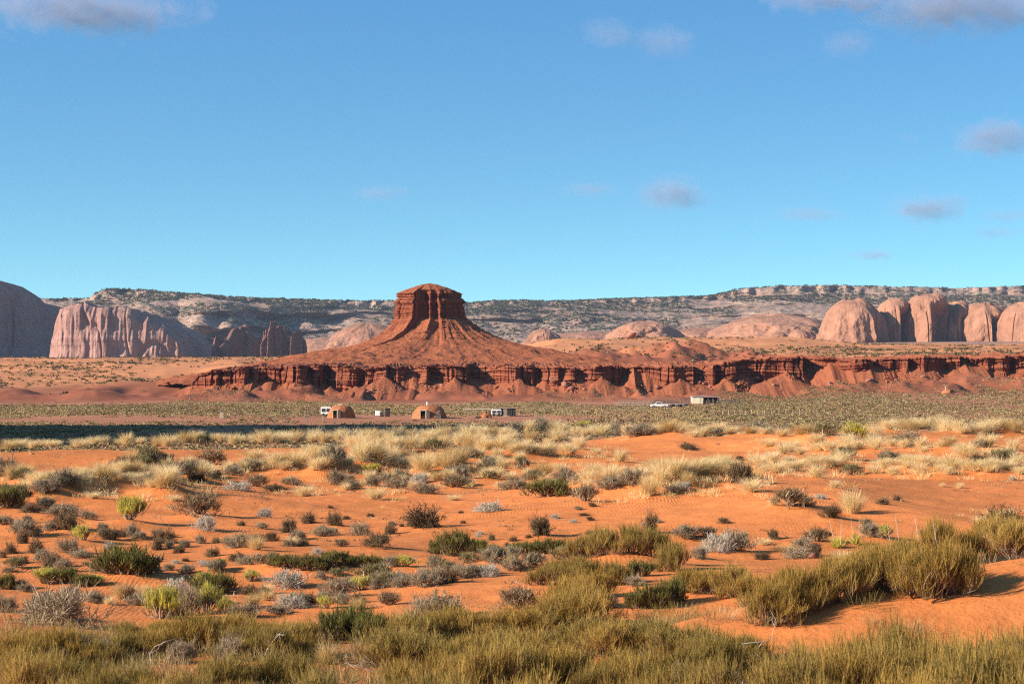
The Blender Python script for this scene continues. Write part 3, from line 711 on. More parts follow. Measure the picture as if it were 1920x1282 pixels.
# -- front row, lower left
row('epho epho epho eph', [(5, 1262), (80, 1250), (160, 1248), (240, 1240), (300, 1226), (380, 1226), (450, 1232), (520, 1236), (600, 1226)], 17, 88, 58, 10, 8)
row('epho eph', [(20, 1222), (140, 1218), (250, 1208), (360, 1200), (470, 1205), (580, 1200)], 9, 80, 40, 12, 6)
for x_, y_, w_, h_ in ((625, 1200, 80, 56), (668, 1200, 84, 66), (700, 1205, 76, 54)): pl('green', x_, y_, w_, h_)
row('epho eph epho', [(740, 1215), (820, 1205), (900, 1200), (980, 1195), (1040, 1175), (1090, 1168), (1130, 1165)], 11, 92, 56, 10, 8)
pl('epho', 1075, 1140, 90, 60, 'ochre broom-like shrub reaching highest at the middle front, right of the brown dome', 'highest ochre shrub at the middle front'); pl('epho', 1120, 1122, 76, 50)
row('epho eph eph', [(700, 1262), (800, 1255), (900, 1250), (1000, 1240), (1100, 1225), (1180, 1225)], 9, 106, 66, 14, 10)
row('eph epho', [(1180, 1215), (1260, 1230), (1330, 1245), (1390, 1255)], 6, 96, 54, 10, 8)
row('epho eph', [(10, 1340), (130, 1345), (260, 1350), (380, 1360), (500, 1362), (620, 1350)], 8, 116, 82, 20, 14)
row('eph epho', [(700, 1350), (800, 1345), (920, 1338), (1040, 1330), (1160, 1325), (1280, 1330), (1390, 1340)], 11, 126, 100, 16, 14)
row('eph epho', [(1440, 1370), (1540, 1372), (1640, 1365), (1740, 1355), (1840, 1360), (1915, 1365)], 8, 146, 135, 16, 12)
row('eph epho', [(1450, 1430), (1560, 1440), (1680, 1430), (1800, 1430), (1910, 1430)], 6, 170, 160, 16, 12)
row('eph epho', [(760, 1420), (900, 1425), (1040, 1420), (1180, 1410), (1320, 1420)], 6, 150, 130, 20, 12)
row('eph epho', [(700, 1300), (850, 1296), (1000, 1288), (1150, 1280), (1300, 1292), (1400, 1300)], 9, 110, 72, 16, 12)
row('eph epho', [(1450, 1322), (1560, 1318), (1680, 1306), (1800, 1300), (1915, 1296)], 7, 120, 96, 14, 12)
row('epho', [(1870, 1050), (1915, 1042)], 2, 80, 60, 6, 4)
row('epho eph', [(20, 1300), (150, 1302), (300, 1310), (420, 1312), (560, 1305)], 6, 104, 60, 20, 10)
row('dead gold', [(30, 1246), (250, 1236), (640, 1238)], 9, 54, 44, 20, 8)
row('dead gold pale', [(720, 1296), (1100, 1276), (1420, 1300), (1900, 1310)], 9, 60, 50, 30, 10)
pl('eph', 1690, 1330, 130, 165, 'tallest dark olive shrub rising against the orange slope at lower right', 'tallest olive shrub at lower right')
pl('eph', 1860, 1335, 130, 130); pl('eph', 1760, 1345, 110, 120)
pl('dead', 245, 1290, 60, 40, 'tangle of grey twigs among the ochre shrubs at lower left', 'tangle of grey twigs at lower left')
pl('pale', 690, 1250, 40, 20)

# -- smaller growth between
row('grass grass gold grass', [(20, 930), (140, 915), (260, 900), (400, 892), (520, 888), (640, 892)], 34, 32, 19, 14, 9)
row('grass grass gold sage', [(640, 868), (720, 884), (800, 886), (880, 872), (960, 880)], 28, 32, 20, 14, 11)
row('grass sage gold', [(650, 915), (760, 912), (880, 905), (980, 905), (1060, 915)], 22, 32, 17, 14, 8)
row('grass grass gold', [(1090, 915), (1180, 905), (1260, 905), (1340, 895), (1440, 884)], 24, 36, 21, 14, 9)
row('grass grass gold', [(1470, 850), (1560, 846), (1680, 840), (1790, 850), (1910, 866)], 26, 34, 18, 14, 9)
row('grass grass', [(1620, 888), (1740, 892), (1830, 890), (1915, 892)], 14, 38, 19, 12, 6)
row('grass gold grass', [(650, 838), (800, 836), (950, 836), (1060, 830)], 20, 34, 20, 14, 8)
row('dead sage tan brown', [(10, 990), (120, 985), (260, 1000), (340, 1022), (440, 1018), (560, 1012), (660, 1015)], 22, 26, 15, 14, 12)
row('sage dead tan olive', [(20, 1070), (130, 1062), (300, 1080), (450, 1078), (640, 1090), (760, 1080)], 22, 32, 18, 16, 14)
row('dead sage gold tan', [(30, 1120), (200, 1125), (330, 1120), (480, 1132), (600, 1130), (700, 1130)], 20, 36, 20, 16, 12)
row('sage olive dead', [(690, 1100), (760, 1092), (840, 1082), (920, 1072), (1000, 1062)], 16, 42, 24, 14, 8)

# turn the pixels into places on the ground
for p in P_:
    X, Y, Z = at(p['x'], p['y'])
    d = math.hypot(X, Y)
    p['pos'] = (X, Y); p['d'] = d
    p['W'] = p['w'] * Y / F * 1.12; p['H'] = p['h'] * Y / F * 1.0
for p in P_:
    if p['d'] > 40 and p['w'] > 26 and p['k'] not in ('yucca',) and rng.uniform() < .8:
        MOUNDS.append((p['pos'][0], p['pos'][1], p['W'] * .62, p['W'] * .62, min(.16, p['H'] * .22)))

_g = sorted([p for p in P_ if KINDS[p['k']][0] == 'grass_clump'], key=lambda p: -p['w'] * p['h'] - (1e6 if p['label'] else 0))
MASS = _g[285:]; P_ = [p for p in P_ if not any(p is q for q in MASS)]
def look(p):
    r = p['h'] / max(p['w'], 1)
    return 'low and spreading' if r < .42 else ('upright' if r > .82 else 'rounded')

marks = [p for p in P_ if p['short']]
count = {}
def told_by(p):
    best = min((m for m in marks if m is not p), key=lambda m: math.hypot(m['x'] - p['x'], 2.4 * (m['y'] - p['y'])))
    dx, dy = p['x'] - best['x'], (p['y'] - best['y']) * 2.4
    rel = ('right of' if dx > 0 else 'left of') if abs(dx) >= abs(dy) else ('in front of' if dy > 0 else 'behind')
    return best, rel, math.hypot(dx, dy)
todo = [p for p in P_ if not p['label']]
for p in todo: p['by'], p['rel'], p['far'] = told_by(p)
ORD = ['nearest', 'second', 'third', 'fourth', 'fifth', 'sixth', 'seventh', 'eighth', 'ninth', 'tenth', 'eleventh', 'twelfth', 'thirteenth', 'fourteenth', 'fifteenth', 'sixteenth', 'seventeenth', 'eighteenth', 'nineteenth', 'twentieth'] + ['twenty-' + q for q in ('first', 'second', 'third', 'fourth', 'fifth', 'sixth', 'seventh', 'eighth', 'ninth')]
for p in sorted(todo, key=lambda q: q['far']):
    key = (KINDS[p['k']][1], p['by']['short'], p['rel']); i = count.get(key, 0); count[key] = i + 1
    kp = key[0]
    words = f"{ORD[min(i, 28)]} {kp} {p['rel']} the {p['by']['short']}"
    lk = look(p)
    if len(words.split()) + len(lk.split()) <= 16: words += ', ' + lk
    if len(words.split()) > 16: words = words.replace('leafless grey twiggy', 'leafless grey').replace('bleached whitish twiggy', 'bleached twiggy').replace('dark dead branches lying low', 'dark dead branches').replace('dense green mound', 'green').replace('brown grey-stemmed', 'brown').replace('round dark brown', 'dark')
    p['label'] = words

def place_plants():
    protos = {}
    for p in P_:
        nm_, phrase, cat, group, variants = KINDS[p['k']]
        vi = int(rng.integers(0, len(variants)))
        X, Y = p['pos']; z = gz(X, Y) - .03 * p['H']
        big = p['w'] > 24 and len(variants[vi]) > 1
        sc = (p['W'], p['W'] * rng.uniform(.85, 1.1), p['H'])
        rz = rng.uniform(0, 6.28)
        tilt = (rng.normal(0, .05), rng.normal(0, .05), rz)
        if len(variants[vi]) == 1:
            o = obj(nm_, variants[vi][0][1], None, (X, Y, z), tilt, sc)
        else:
            o = empty(nm_, (X, Y, z)); o.rotation_euler = tilt; o.scale = sc
            for part, me in variants[vi]: obj(part, me, o)
        tag(o, p['label'], cat, group)
        if p['k'] == 'yucca':
            st = MB()
            for a in (-.12, .1): st.tube((a, 0, 0), (a * 2.2, .05, 2.1), .010, .005, 5)
            st.build('flower_stalk', PM['white'], o)
place_plants()
def grass_mass():
    parts = []
    for p in MASS:
        vs = KINDS[p['k']][4]; me = vs[int(rng.integers(0, len(vs)))][0][1]
        v = np.empty(len(me.vertices) * 3, np.float32); me.vertices.foreach_get('co', v); v = v.reshape(-1, 3)
        q = np.empty(len(me.loops), np.int32); me.loops.foreach_get('vertex_index', q)
        a = rng.uniform(0, 6.28); c_, s_ = math.cos(a), math.sin(a); X, Y = p['pos']
        v = np.stack([(v[:, 0] * c_ - v[:, 1] * s_) * p['W'] + X, (v[:, 0] * s_ + v[:, 1] * c_) * p['W'] + Y, v[:, 2] * p['H'] + gz(X, Y) - .02], -1)
        parts.append((v, q.reshape(-1, 4)))
    v, q = join(parts)
    o = obj('grass', mesh('grass', v, q, PM['straw'])); tag(o, 'small blond tufts too many to count in the belts of grass on the dunes', 'grass', kind='stuff')
grass_mass()

# tall bare stalks on the right dune, a dead branch at the left front
for i, (x_, y0_, y1_) in enumerate(((1683, 1060, 965), (1720, 1060, 968), (1754, 1060, 978), (1668, 1055, 985))):
    X, Y, Z = at(x_, y0_); h = (y0_ - y1_) * Y / F
    b = MB(); b.tube((0, 0, -.05), (.02, 0, h * .55), .006, .005, 5).tube((.02, 0, h * .55), (-.05, .02, h), .005, .003, 5)
    for k in range(7): b.tube((-.03, .01, h * (.6 + .055 * k)), (-.03 + .05 * (-1) ** k, .01, h * (.63 + .055 * k)), .004, .003, 4)
    tag(b.build('grass_stalk', PM['white'], loc=(X, Y, Z)), ['tallest bare stalk above the ochre thicket on the right dune', 'straight bare stalk second from the tallest in the ochre thicket', 'short leaning bare stalk rightmost in the ochre dune thicket', 'thin bare stalk left of the tallest one in the ochre thicket'][i], 'stalk', 'bare stalks in the dune thicket')
def limb(b, p, d, L, r, depth):
    q = p
    for k in range(3):
        n_ = q + d * (L / 3); b.tube(q, n_, r * (1 - .22 * k), r * (1 - .22 * (k + 1)), 6); q = n_
        d = (d + Vector(rng.normal(0, .22, 3))).normalized()
        if depth and k: limb(b, q, (d + Vector(rng.normal(0, .7, 3))).normalized(), L * .6, r * .55, depth - 1)
for x_, y_, L, d, lb in ((495, 1240, .34, (.25, .1, 1), 'bleached forked branch arching above the ochre shrubs at lower left'),
                         (590, 1215, .28, (-.6, .2, .7), 'bent pale branch arching left beside the forked bleached branch'),
                         (700, 1262, .3, (-.7, -.1, .25), 'pale dead branch lying on bare sand at the lower front'),
                         (1390, 1290, .36, (1, .1, .12), 'pale bent branch lying across the olive shrubs at lower right'),
                         (285, 1260, .28, (-.15, .1, 1), 'thin whitish twig standing among ochre shrubs at lower left')):
    X, Y, Z = at(x_, y_); b = MB(); limb(b, Vector((0, 0, 0.02)), Vector(d).normalized(), L, .007, 2)
    tag(b.build('dead_branch', PM['white'], loc=(X, Y, Z + (.45 if x_ == 1390 else 0))), lb, 'branch', 'bleached branches in the front thicket')

# ------------------------------------------------------------------ ground sheet
def build_ground():
    a1 = np.linspace(-19, 19, 640); a2 = np.linspace(19, 60, 50)[1:]; a3 = np.linspace(60, 180, 26)[1:]
    ang = np.radians(np.concatenate([-a3[::-1][:], -a2[::-1], a1, a2, a3[:-1]]))
    r = np.concatenate([np.exp(np.linspace(math.log(.03), math.log(12), 60))[:-1], np.exp(np.linspace(math.log(12), math.log(145), 540))[:-1],
                        np.exp(np.linspace(math.log(145), math.log(760), 220))[:-1], np.exp(np.linspace(math.log(760), math.log(6200), 170))])
    R, T = np.meshgrid(r, ang, indexing='ij')
    X, Y = R * np.sin(T), R * np.cos(T)
    Z = ground(X, Y)
    V = np.stack([X, Y, Z], -1).reshape(-1, 3)
    Q = gridq(len(r), len(ang), True)[:, ::-1]
    x, y = V[:, 0], V[:, 1]; d = np.hypot(x, y); u = 960 + F * x / np.maximum(np.abs(y), 1) * np.sign(y)
    col = lambda *q: np.array(q)
    sand, plain, red, far, dist = col(.61, .194, .056), col(.40, .165, .085), col(.29, .090, .044), col(.56, .225, .095), col(.34, .19, .13)
    k = sstep(170, 250, d)[:, None]; cc = sand * (1 - k) + plain * k
    k = (sstep(560, 640, d) * (1 - .55 * sstep(1300, 1500, u) * (1 - sstep(585, 615, d))))[:, None]; cc = cc * (1 - k) + red * k
    dune = fbm2(x / 60, y / 140, 3, 51)
    k = (sstep(740, 900, d + 60 * dune + np.where(u > 1040, -90, 20)))[:, None]; cc = cc * (1 - k) + far * k
    k = sstep(1350, 1900, d)[:, None]; cc = cc * (1 - k) + dist * k
    n_ = np.clip(fbm2(x / 24, y / 60, 4, 52) * .5 + .5, 0, 1)[:, None]
    cc = cc * (.9 + .2 * n_)
    me = mesh('ground', V, Q, M['ground'], True, cc)
    g = obj('ground', me); tag(g, kind='structure')
    return g
build_ground()

# ------------------------------------------------------------------ ledge cliff below the butte
def smin(a, b, k):
    h = np.clip(.5 + .5 * (b - a) / k, 0, 1)
    return b * (1 - h) + a * h - k * h * (1 - h)

ALC = [(398, 408, 2), (412, 422, 1.5), (433, 440, 1.5), (462, 531, 7), (552, 560, 2), (574, 590, 4), (600, 632, 6), (668, 690, 3), (724, 746, 4), (756, 800, 7), (800, 846, 4.5), (874, 962, 7.5),
       (998, 1036, 4.5), (1046, 1070, 3), (1078, 1113, 5.5), (1163, 1262, 8), (1298, 1334, 5.5), (1342, 1352, 2), (1378, 1438, 6.5), (1508, 1602, 8), (1622, 1630, 2), (1636, 1652, 3.5), (1676, 1684, 2), (1704, 1732, 4.5),
       (1806, 1888, 7.5), (1905, 1916, 2), (1940, 1990, 6), (2040, 2110, 7), (2150, 2180, 5), (2230, 2290, 7)]
CONES = [(445, 724, 7, -2), (537, 714, 8, -3), (597, 727, 7, -3.5), (660, 724, 6, -3), (720, 703, 5, -2.5), (752, 729, 9, -5), (855, 705, 9, -3), (975, 709, 8, -2.5), (1040, 728, 5, -4), (1065, 726, 5, -4), (1135, 705, 8, -2.5),
         (1275, 707, 8, -2.5), (1330, 727, 5, -4), (1362, 708, 7, -2.5), (1472, 695, 10, -3.5), (1612, 716, 6, -2), (1665, 709, 7, -2.5), (1690, 722, 5, -4), (1765, 697, 10, -3.5), (1895, 704, 8, -3), (2010, 700, 9, -3), (2130, 700, 8, -3), (2260, 700, 9, -3)]
def build_ridge():
    D0 = 662.0
    u = np.arange(300, 2310, 1.0); x = wx(u, D0); n = len(u)
    top = np.interp(u, [300, 352, 372, 400, 480, 600, 680, 760, 880, 1000, 1060, 1200, 1330, 1400, 1440, 1520, 1600, 1700, 1780, 1850, 1920, 2310],
                    [752, 726, 703, 696, 690, 683, 689, 687, 685, 686, 690, 687, 686, 676, 671, 668, 676, 673, 669, 671, 666, 668])
    jit = 1.6 * noise2(u / 9, 0 * u, 61) + 1.2 * noise2(u / 3.1, 0 * u, 62) + np.where(noise2(u / 14, 0 * u, 63) > .25, -2.5, 0)
    zt = wz(top + jit * sstep(366, 400, u), D0)
    front = D0 + 4.5 * noise2(u / 90, 0 * u, 64) + 2.0 * noise2(u / 33, 0 * u, 65) + 9 * (1 - sstep(330, 430, u))
    zb = ground(x, front - 16) - 1.0
    R = np.zeros(n)
    for a, b, dep in ALC:
        wj = min(6, (b - a) * .22)
        up = np.clip((u - a) / wj, 0, 1); dn = 1 - np.clip((u - a - wj) / (b - a - wj), 0, 1) ** 1.3
        R = np.maximum(R, dep * (1 + .35 * np.sin(a * 1.7)) * np.where(u < a, 0, np.where(u < a + wj, up, dn)) * ((u >= a) & (u <= b)))
    nz = 84
    t = np.linspace(0, 1, nz)[:, None]
    Z = zb[None] + (zt - zb)[None] * t
    XX = np.broadcast_to(x[None], Z.shape); U = np.broadcast_to(u[None], Z.shape)
    flute = .9 * noise3(XX / 1.9, Z / 3.5, 0, 66) + .55 * noise3(XX / .6, Z / 3, 0, 67)
    zs = Z + .35 * noise2(XX / 6, Z / 4, 70)
    zs = zs + .8 * noise2(XX / 14, Z / 30, 124); led = (.55 * noise2(zs * 1.1, XX / 30, 68) + .4 * noise2(zs * 2.9, XX / 18, 69)) * (.45 + .9 * np.abs(noise2(XX / 9, Z / 20, 125)))
    cap = np.where(t > .93, -.75, np.where(t > .88, .35, 0))
    Rz = R[None] * (1 + .35 * noise3(XX / 4, Z / 3, 2, 136)); Dc = front[None] + Rz + flute * (.15 + .75 * np.abs(noise2(XX / 11, Z / 30, 126))) + 1.35 * led - 1.3 * np.exp(-(noise2(XX / 2.6 + .25 * noise2(XX / 2, Z / 3, 128), Z / 26, 127) / .09) ** 2) * -1 + cap + .10 * (Z - zb[None]) + .7 * np.abs(noise3(XX / 3.2, Z / 5, 3, 71))
    # loose slopes: low apron and debris cones
    fl_k = 2.25 + .55 * noise2(U / 45, 0 * U, 130); Dt = front[None] - 8 + fl_k * (Z - zb[None]) + 2.2 * noise2(XX / 9, Z / 12, 129)
    xr = np.random.default_rng(77); extra = [(xr.uniform(400, 2290), xr.uniform(722, 742), 3, xr.uniform(-7.5, -4)) for _ in range(46)]
    for cu, cyp, sp_, off in CONES + extra:
        za = wz(cyp, D0); i = int(np.clip(cu - 300, 0, n - 1)); cx_ = x[i]; da = front[i] + off + 2.2
        rr = np.maximum(0, za - Z); kf = .75 + .5 * ((cu * 7919) % 100) / 100; rr = 1.0 * kf * rr + .19 * rr ** 2
        rr = rr * (1 + .20 * noise3(XX / 2.6, Z / 14, cu * .37, 72) - .05 * np.abs(noise3(XX / 1.3, Z / 9, cu * .11, 121)))
        XW = XX + 1.6 * noise3(XX / 6, Z / 6, cu * .2, 122) + .5 * noise3(XX / 1.6, Z / 2.5, cu * .2, 123)
        q = rr ** 2 - (XW - cx_) ** 2
        Dk = np.where(q > 0, da - np.sqrt(np.maximum(q, 0)), 1e4)
        Dt = np.minimum(Dt, Dk)
    gul = .28 * noise3(XX / 1.1, Z / 6, 5, 73) + .9 * noise3(XX / 4.0, Z / 12, 6, 74) + .07 * noise3(XX / .5, Z / .6, 7, 75)
    rub = sstep(.3, .65, noise2(U / 26, Z / 5, 76)) * (.9 * np.abs(noise3(XX / .8, Z / .7, 8, 77)) + .4 * noise3(XX / .35, Z / .35, 9, 78))
    D = smin(Dc, Dt + gul - rub, .5)
    V = [np.stack([XX, D, Z], -1)]
    # the bench on top, running back under the slope behind
    nb = 34; De = 775.0
    s = np.linspace(0, 1, nb)[1:, None] ** 1.5
    DB = D[-1][None] * (1 - s) + De * s; XB = np.broadcast_to(x[None], DB.shape)
    zend = ground(x, np.full(n, De)) - 1.2
    ZB = -3.0 * (1 - sstep(300, 385, u))[None] + zt[None] * (1 - sstep(.25, 1, s)) + zend[None] * sstep(.25, 1, s) + np.sin(np.pi * s) * (1.0 * noise2(XB / 7, DB / 9, 79) + .5 * noise2(XB / 2.2, DB / 3, 80) + .25 * noise2(XB / .8, DB / 1, 97) + .5)
    V.append(np.stack([XB, DB, ZB], -1))
    V = np.concatenate(V).reshape(-1, 3)
    o = obj('ledge_cliff', mesh('ledge_cliff', V, gridq(nz + nb - 1, n), M['ridge'], False))
    tag(o, 'long fluted red ledge cliff with shaded alcoves and debris cones beneath the butte', 'cliff', kind='structure')
    return u, x, D, Z
RIDGE = build_ridge()

# ------------------------------------------------------------------ the butte
def poly_r(pts, theta):
    """radius of a plan outline (x to the right, y towards the viewer) about its centre at each angle"""
    q = []
    for (a, b), (c, d) in zip(pts, pts[1:] + pts[:1]):
        for k in range(24): q.append((a + (c - a) * k / 24, b + (d - b) * k / 24))
    q = np.array(q); th = np.arctan2(q[:, 1], q[:, 0]); o = np.argsort(th); th, r = th[o], np.hypot(q[o, 0], q[o, 1])
    return np.interp(theta, np.concatenate([th - 2 * np.pi, th, th + 2 * np.pi]), np.tile(r, 3))

def build_butte():
    d0 = 800.0; cx = wx(805, d0)
    nth = 900; th = np.linspace(-np.pi, np.pi, nth, endpoint=False)
    poly = [(-14.6, 1), (-13.2, 7), (-9.2, 10.4), (-5.6, 13.2), (-4.2, 9.0), (-1.1, 8.4), (.7, 12.0), (1.7, 8.6), (3.2, 8.2), (4.6, 11.4), (7.4, 8.4), (10.5, 6.6), (14.4, 1), (13.2, -8), (5, -14), (-6, -14), (-12.5, -9)]
    rp = poly_r(poly, th) / 14.0
    zc = np.concatenate([np.linspace(37.6, 36.9, 5), np.linspace(36.7, 34.2, 18), np.linspace(34.0, 22, 110), np.linspace(21.85, 8, 110), np.linspace(7.8, -4, 50)])
    R0 = np.interp(zc[::-1], [-4, -2, 2.2, 5.6, 8.4, 10.7, 12.4, 14.2, 17.8, 20, 21.9, 22.4, 24, 29, 32.2, 33.4, 34.2, 35.4, 36.6, 36.9, 37.1, 37.6],
                   [125, 113, 92, 70, 53, 39, 32.2, 26.6, 19.6, 17.4, 15.9, 14.8, 14.6, 13.8, 13.0, 12.2, 11.4, 8.2, 4.6, 3.4, 2.6, 0])[::-1]
    Zg = np.broadcast_to(zc[:, None], (len(zc), nth)); T = np.broadcast_to(th[None], Zg.shape)
    tw = T + .02 * (Zg - 22) * (Zg < 22)          # debris ribs lean to one side on their way down
    rpz = np.interp(tw, np.concatenate([th - 2 * np.pi, th, th + 2 * np.pi]), np.tile(rp, 3))
    wgt = np.interp(zc, [-4, 6, 9, 12, 15, 18, 21, 24, 33.2, 34.6, 37.6], [0, .06, .11, .18, .29, .45, .72, 1, 1, .45, 0])[:, None]
    r = R0[:, None] * (1 + (rpz - .97) * wgt)
    X_, Y_ = np.cos(T) * 14, np.sin(T) * 14
    cl = (sstep(21.8, 22.8, Zg) * (1 - sstep(34, 34.6, Zg)))
    zs = Zg + .4 * noise3(X_ / 8, Y_ / 8, Zg / 6, 81)
    led = .50 * noise3(X_ / 40, 0, zs * 1.15, 82) + .42 * noise3(X_ / 30, 0, zs * 2.9, 83) + .55 * np.where(np.mod(zs, 3.1) < .55, -1, 0) * .7
    fl = -1.0 * np.abs(noise3(X_ / 1.7, Y_ / 1.7, Zg / 12, 84)) - 1.3 * np.exp(-(noise3(X_ / 3.1, Y_ / 3.1, Zg / 22, 98) / .08) ** 2) + .30 * noise3(X_ / .6, Y_ / .6, Zg / 2, 85)
    r = r + cl * (led + fl) + np.where((Zg > 32.7) & (Zg < 33.9), .55, 0) + np.where((Zg > 30.3) & (Zg < 31.0), .35, 0)
    hat = sstep(34.2, 34.6, Zg) * (1 - sstep(37, 37.6, Zg)); r = r + hat * (.5 * noise3(X_ / 3, Y_ / 3, zs * 2, 86) + .35 * noise3(X_ / 9, 0, zs * 3, 90))
    sk = 1 - sstep(20, 23.5, Zg)
    ax, ay = np.cos(tw), np.sin(tw)
    g1 = -np.abs(noise3(ax * 3.2, ay * 3.2, Zg / 30, 87)); g2 = -np.abs(noise3(ax * 8.5, ay * 8.5, Zg / 16, 88)); g3 = noise3(ax * 22, ay * 22, Zg / 3, 89)
    fade = sstep(-2, 9, Zg)
    r = r * (1 + sk * ((.14 * (g1 + .3)) * fade + .065 * (g2 + .3) * (.35 + .65 * fade) + .02 * g3))
    slopeled = sk * sstep(.1, .5, noise3(ax * 5, ay * 5, Zg / 5, 91)) * .7 * np.where(np.mod(zs, 2.3) < .5, 1, 0); r = r - slopeled
    skew = 1 + .10 * np.cos(T) * sk
    V = np.stack([cx + r * skew * np.cos(T), d0 - r * np.sin(T), Zg + sk * (.24 * fbm3(r * np.cos(T) / 2.2, r * np.sin(T) / 2.2, Zg / 3, 3, 92) + (1 - sstep(7, 15, Zg)) * 1.0 * fbm3(r * np.cos(T) / 9, r * np.sin(T) / 9, Zg / 12, 4, 96))], -1).reshape(-1, 3)
    o = obj('butte', mesh('butte', V, gridq(len(zc), nth, True), M['red'], False))
    tag(o, 'tall flat-shouldered red sandstone butte with a peaked cap rising from a flared debris cone', 'butte', kind='structure')
build_butte()

# ------------------------------------------------------------------ far rocks
def lathe_rock(name, px, d, rw, rd, ybase, ytop, label, cat, mat, plan=None, p=2.6, q=.42, groove=.10, gk=3.0, seed=1, nth=260, nz=90, sharp=.0, kind='structure', group=None, lean=0.0, arch=False, rough=0.0):
    """a standing rock: plan outline swept up a profile that is steep below and rounded above, with vertical grooves"""
    cx = wx(px, d); z0, z1 = wz(ybase, d), wz(ytop, d); H = z1 - z0
    th = np.linspace(-np.pi, np.pi, nth, endpoint=False)
    rp = poly_r(plan, th) if plan else np.ones(nth)
    t = np.concatenate([np.linspace(0, .6, nz // 3)[:-1], 1 - .4 * np.linspace(1, 0, nz - nz // 3) ** 1.8])
    R = (1 - t ** p) ** q
    T = th[None]; tt = t[:, None]; X_, Y_ = np.cos(T), np.sin(T)
    g = -np.abs(noise3(X_ * gk + seed, Y_ * gk, tt * .35, seed)) * groove * 2 + groove * .55 * noise3(X_ * gk * 2.3, Y_ * gk * 2.3 + seed, tt * 2.0, seed + 1) + groove * .3 * noise3(X_ * gk * 6, Y_ * gk * 6, tt * 5 + seed, seed + 2)
    if arch: g = g - .07 * np.exp(-(noise3(X_ * 2.1 + seed, Y_ * 2.1, tt * .5, seed + 8) / .05) ** 2) * (1 - sstep(.72, .95, tt))
    g = g * (1 - sstep(.78, 1, tt) * (.75 - sharp))
    rp = np.broadcast_to(rp[None], (len(t), nth))
    if arch:        # hollows that close in an arch below a rounded top
        ell = .97; kk = sstep(.50, .86, tt + .10 * noise3(X_ * 2, Y_ * 2, 0 * tt, seed + 5)); rp = rp * (1 - kk) + ell * kk
    r = R[:, None] * rp * (1 + g)
    if rough: r = r * (1 + rough * fbm3(X_ * 1.6 + seed, Y_ * 1.6, tt * 2.2, 5, seed + 6) * (R[:, None] > .02))
    led = sharp * .10 * np.where(np.mod(tt * 9 + .7 * noise3(X_ * 2, Y_ * 2, tt * 3, seed + 4), 1) < .35, 1, 0); r = r * (1 - led * (R[:, None] > .2))
    hmod = 1 + .05 * noise3(X_ * 1.5, Y_ * 1.5, 0 * tt, seed + 3)
    if rough > .2: hmod = 1 + (.22 * noise3(X_ * r * 2.6, Y_ * r * 2.6, 0 * tt, seed + 9) - .10) * sstep(.35, 1, tt)
    V = np.stack([cx + rw * r * X_ + lean * rw * tt + 0 * T, d - rd * r * Y_, z0 + H * tt * np.where(tt < .99, hmod, 1) + 0 * T], -1).reshape(-1, 3)
    o = obj(name, mesh(name, V, gridq(len(t), nth, True), mat, False))
    tag(o, label, cat, group, kind)
    return o

DG = 'rounded sandstone domes at right'
N1 = [(-1, 0), (-.92, .5), (-.6, .9), (-.2, 1.0), (.1, .98), (.3, .86), (.42, .90), (.50, .55), (.72, .48), (.84, .55), (1, 0), (.6, -.9), (-.6, -.9)]
N2 = [(-1, .1), (-.75, .8), (-.4, 1.0), (-.1, .95), (.0, .30), (.45, .12), (.62, .55), (.74, .60), (.82, .1), (1, -.3), (.7, -.9), (-.6, -.9)]
N3 = [(-1, .1), (-.8, .7), (-.45, .95), (-.22, .98), (-.02, .45), (.35, .2), (.62, .10), (.75, .35), (.9, .1), (1, -.2), (.7, -.9), (-.6, -.9)]
N4 = [(-1, .2), (-.8, .85), (-.3, 1.0), (-.12, .95), (.0, .45), (.5, .35), (.65, .75), (.85, .5), (1, 0), (.8, -.9), (-.6, -.9)]
N5 = [(-1, .1), (-.9, .7), (-.5, .98), (-.12, 1.0), (-.03, .38), (.36, .42), (.44, .92), (.62, .80), (.9, .4), (1, 0), (.7, -.9), (-.6, -.9)]
for args in (
    (1599, 2360, 39, 54, 668, 562, 'broadest salmon sandstone dome at the left end of the dome row, with a small cave', 11, N1, 2.4, .42),
    (1677, 2400, 26, 60, 668, 561, 'narrow dome second in the row, hollowed by a deep shaded alcove on its right', 12, N2, 2.8, .36),
    (1738, 2385, 27, 60, 668, 553, 'highest dome of the row, with a broken flat crown and a pointed rib', 13, N3, 3.6, .32),
    (1792, 2405, 20, 52, 668, 566, 'upright dome just right of the highest one, split by a shaded cleft', 14, N4, 3.4, .34),
    (1846, 2380, 30, 56, 668, 568, 'blocky dome with a flat front wall between the cleft dome and the last dome', 15, N5, 3.4, .36),
    (1918, 2335, 30, 46, 672, 566, 'rounded dome cut by the right frame edge, pale at its foot', 16, N1, 2.6, .42),
    (1985, 2360, 34, 50, 672, 562, 'further rounded sandstone dome beyond the right frame edge', 17, N4, 3.4, .36),
    (2060, 2380, 40, 46, 672, 566, 'farthest right broad sandstone dome outside the frame', 18, N5, 3.3, .36)):
    px_, d_, rw_, rd_, yb, yt, lb, sd, plan, p_, q_ = args
    lathe_rock('sandstone_dome', px_, d_, rw_ * 1.16, rd_, yb, yt, lb, 'rock dome', M['dome'], plan, p_, q_, .018, 2.6, sd, nth=420, nz=140, group=DG, arch=True, rough=.10)
LG = 'low salmon slickrock humps'
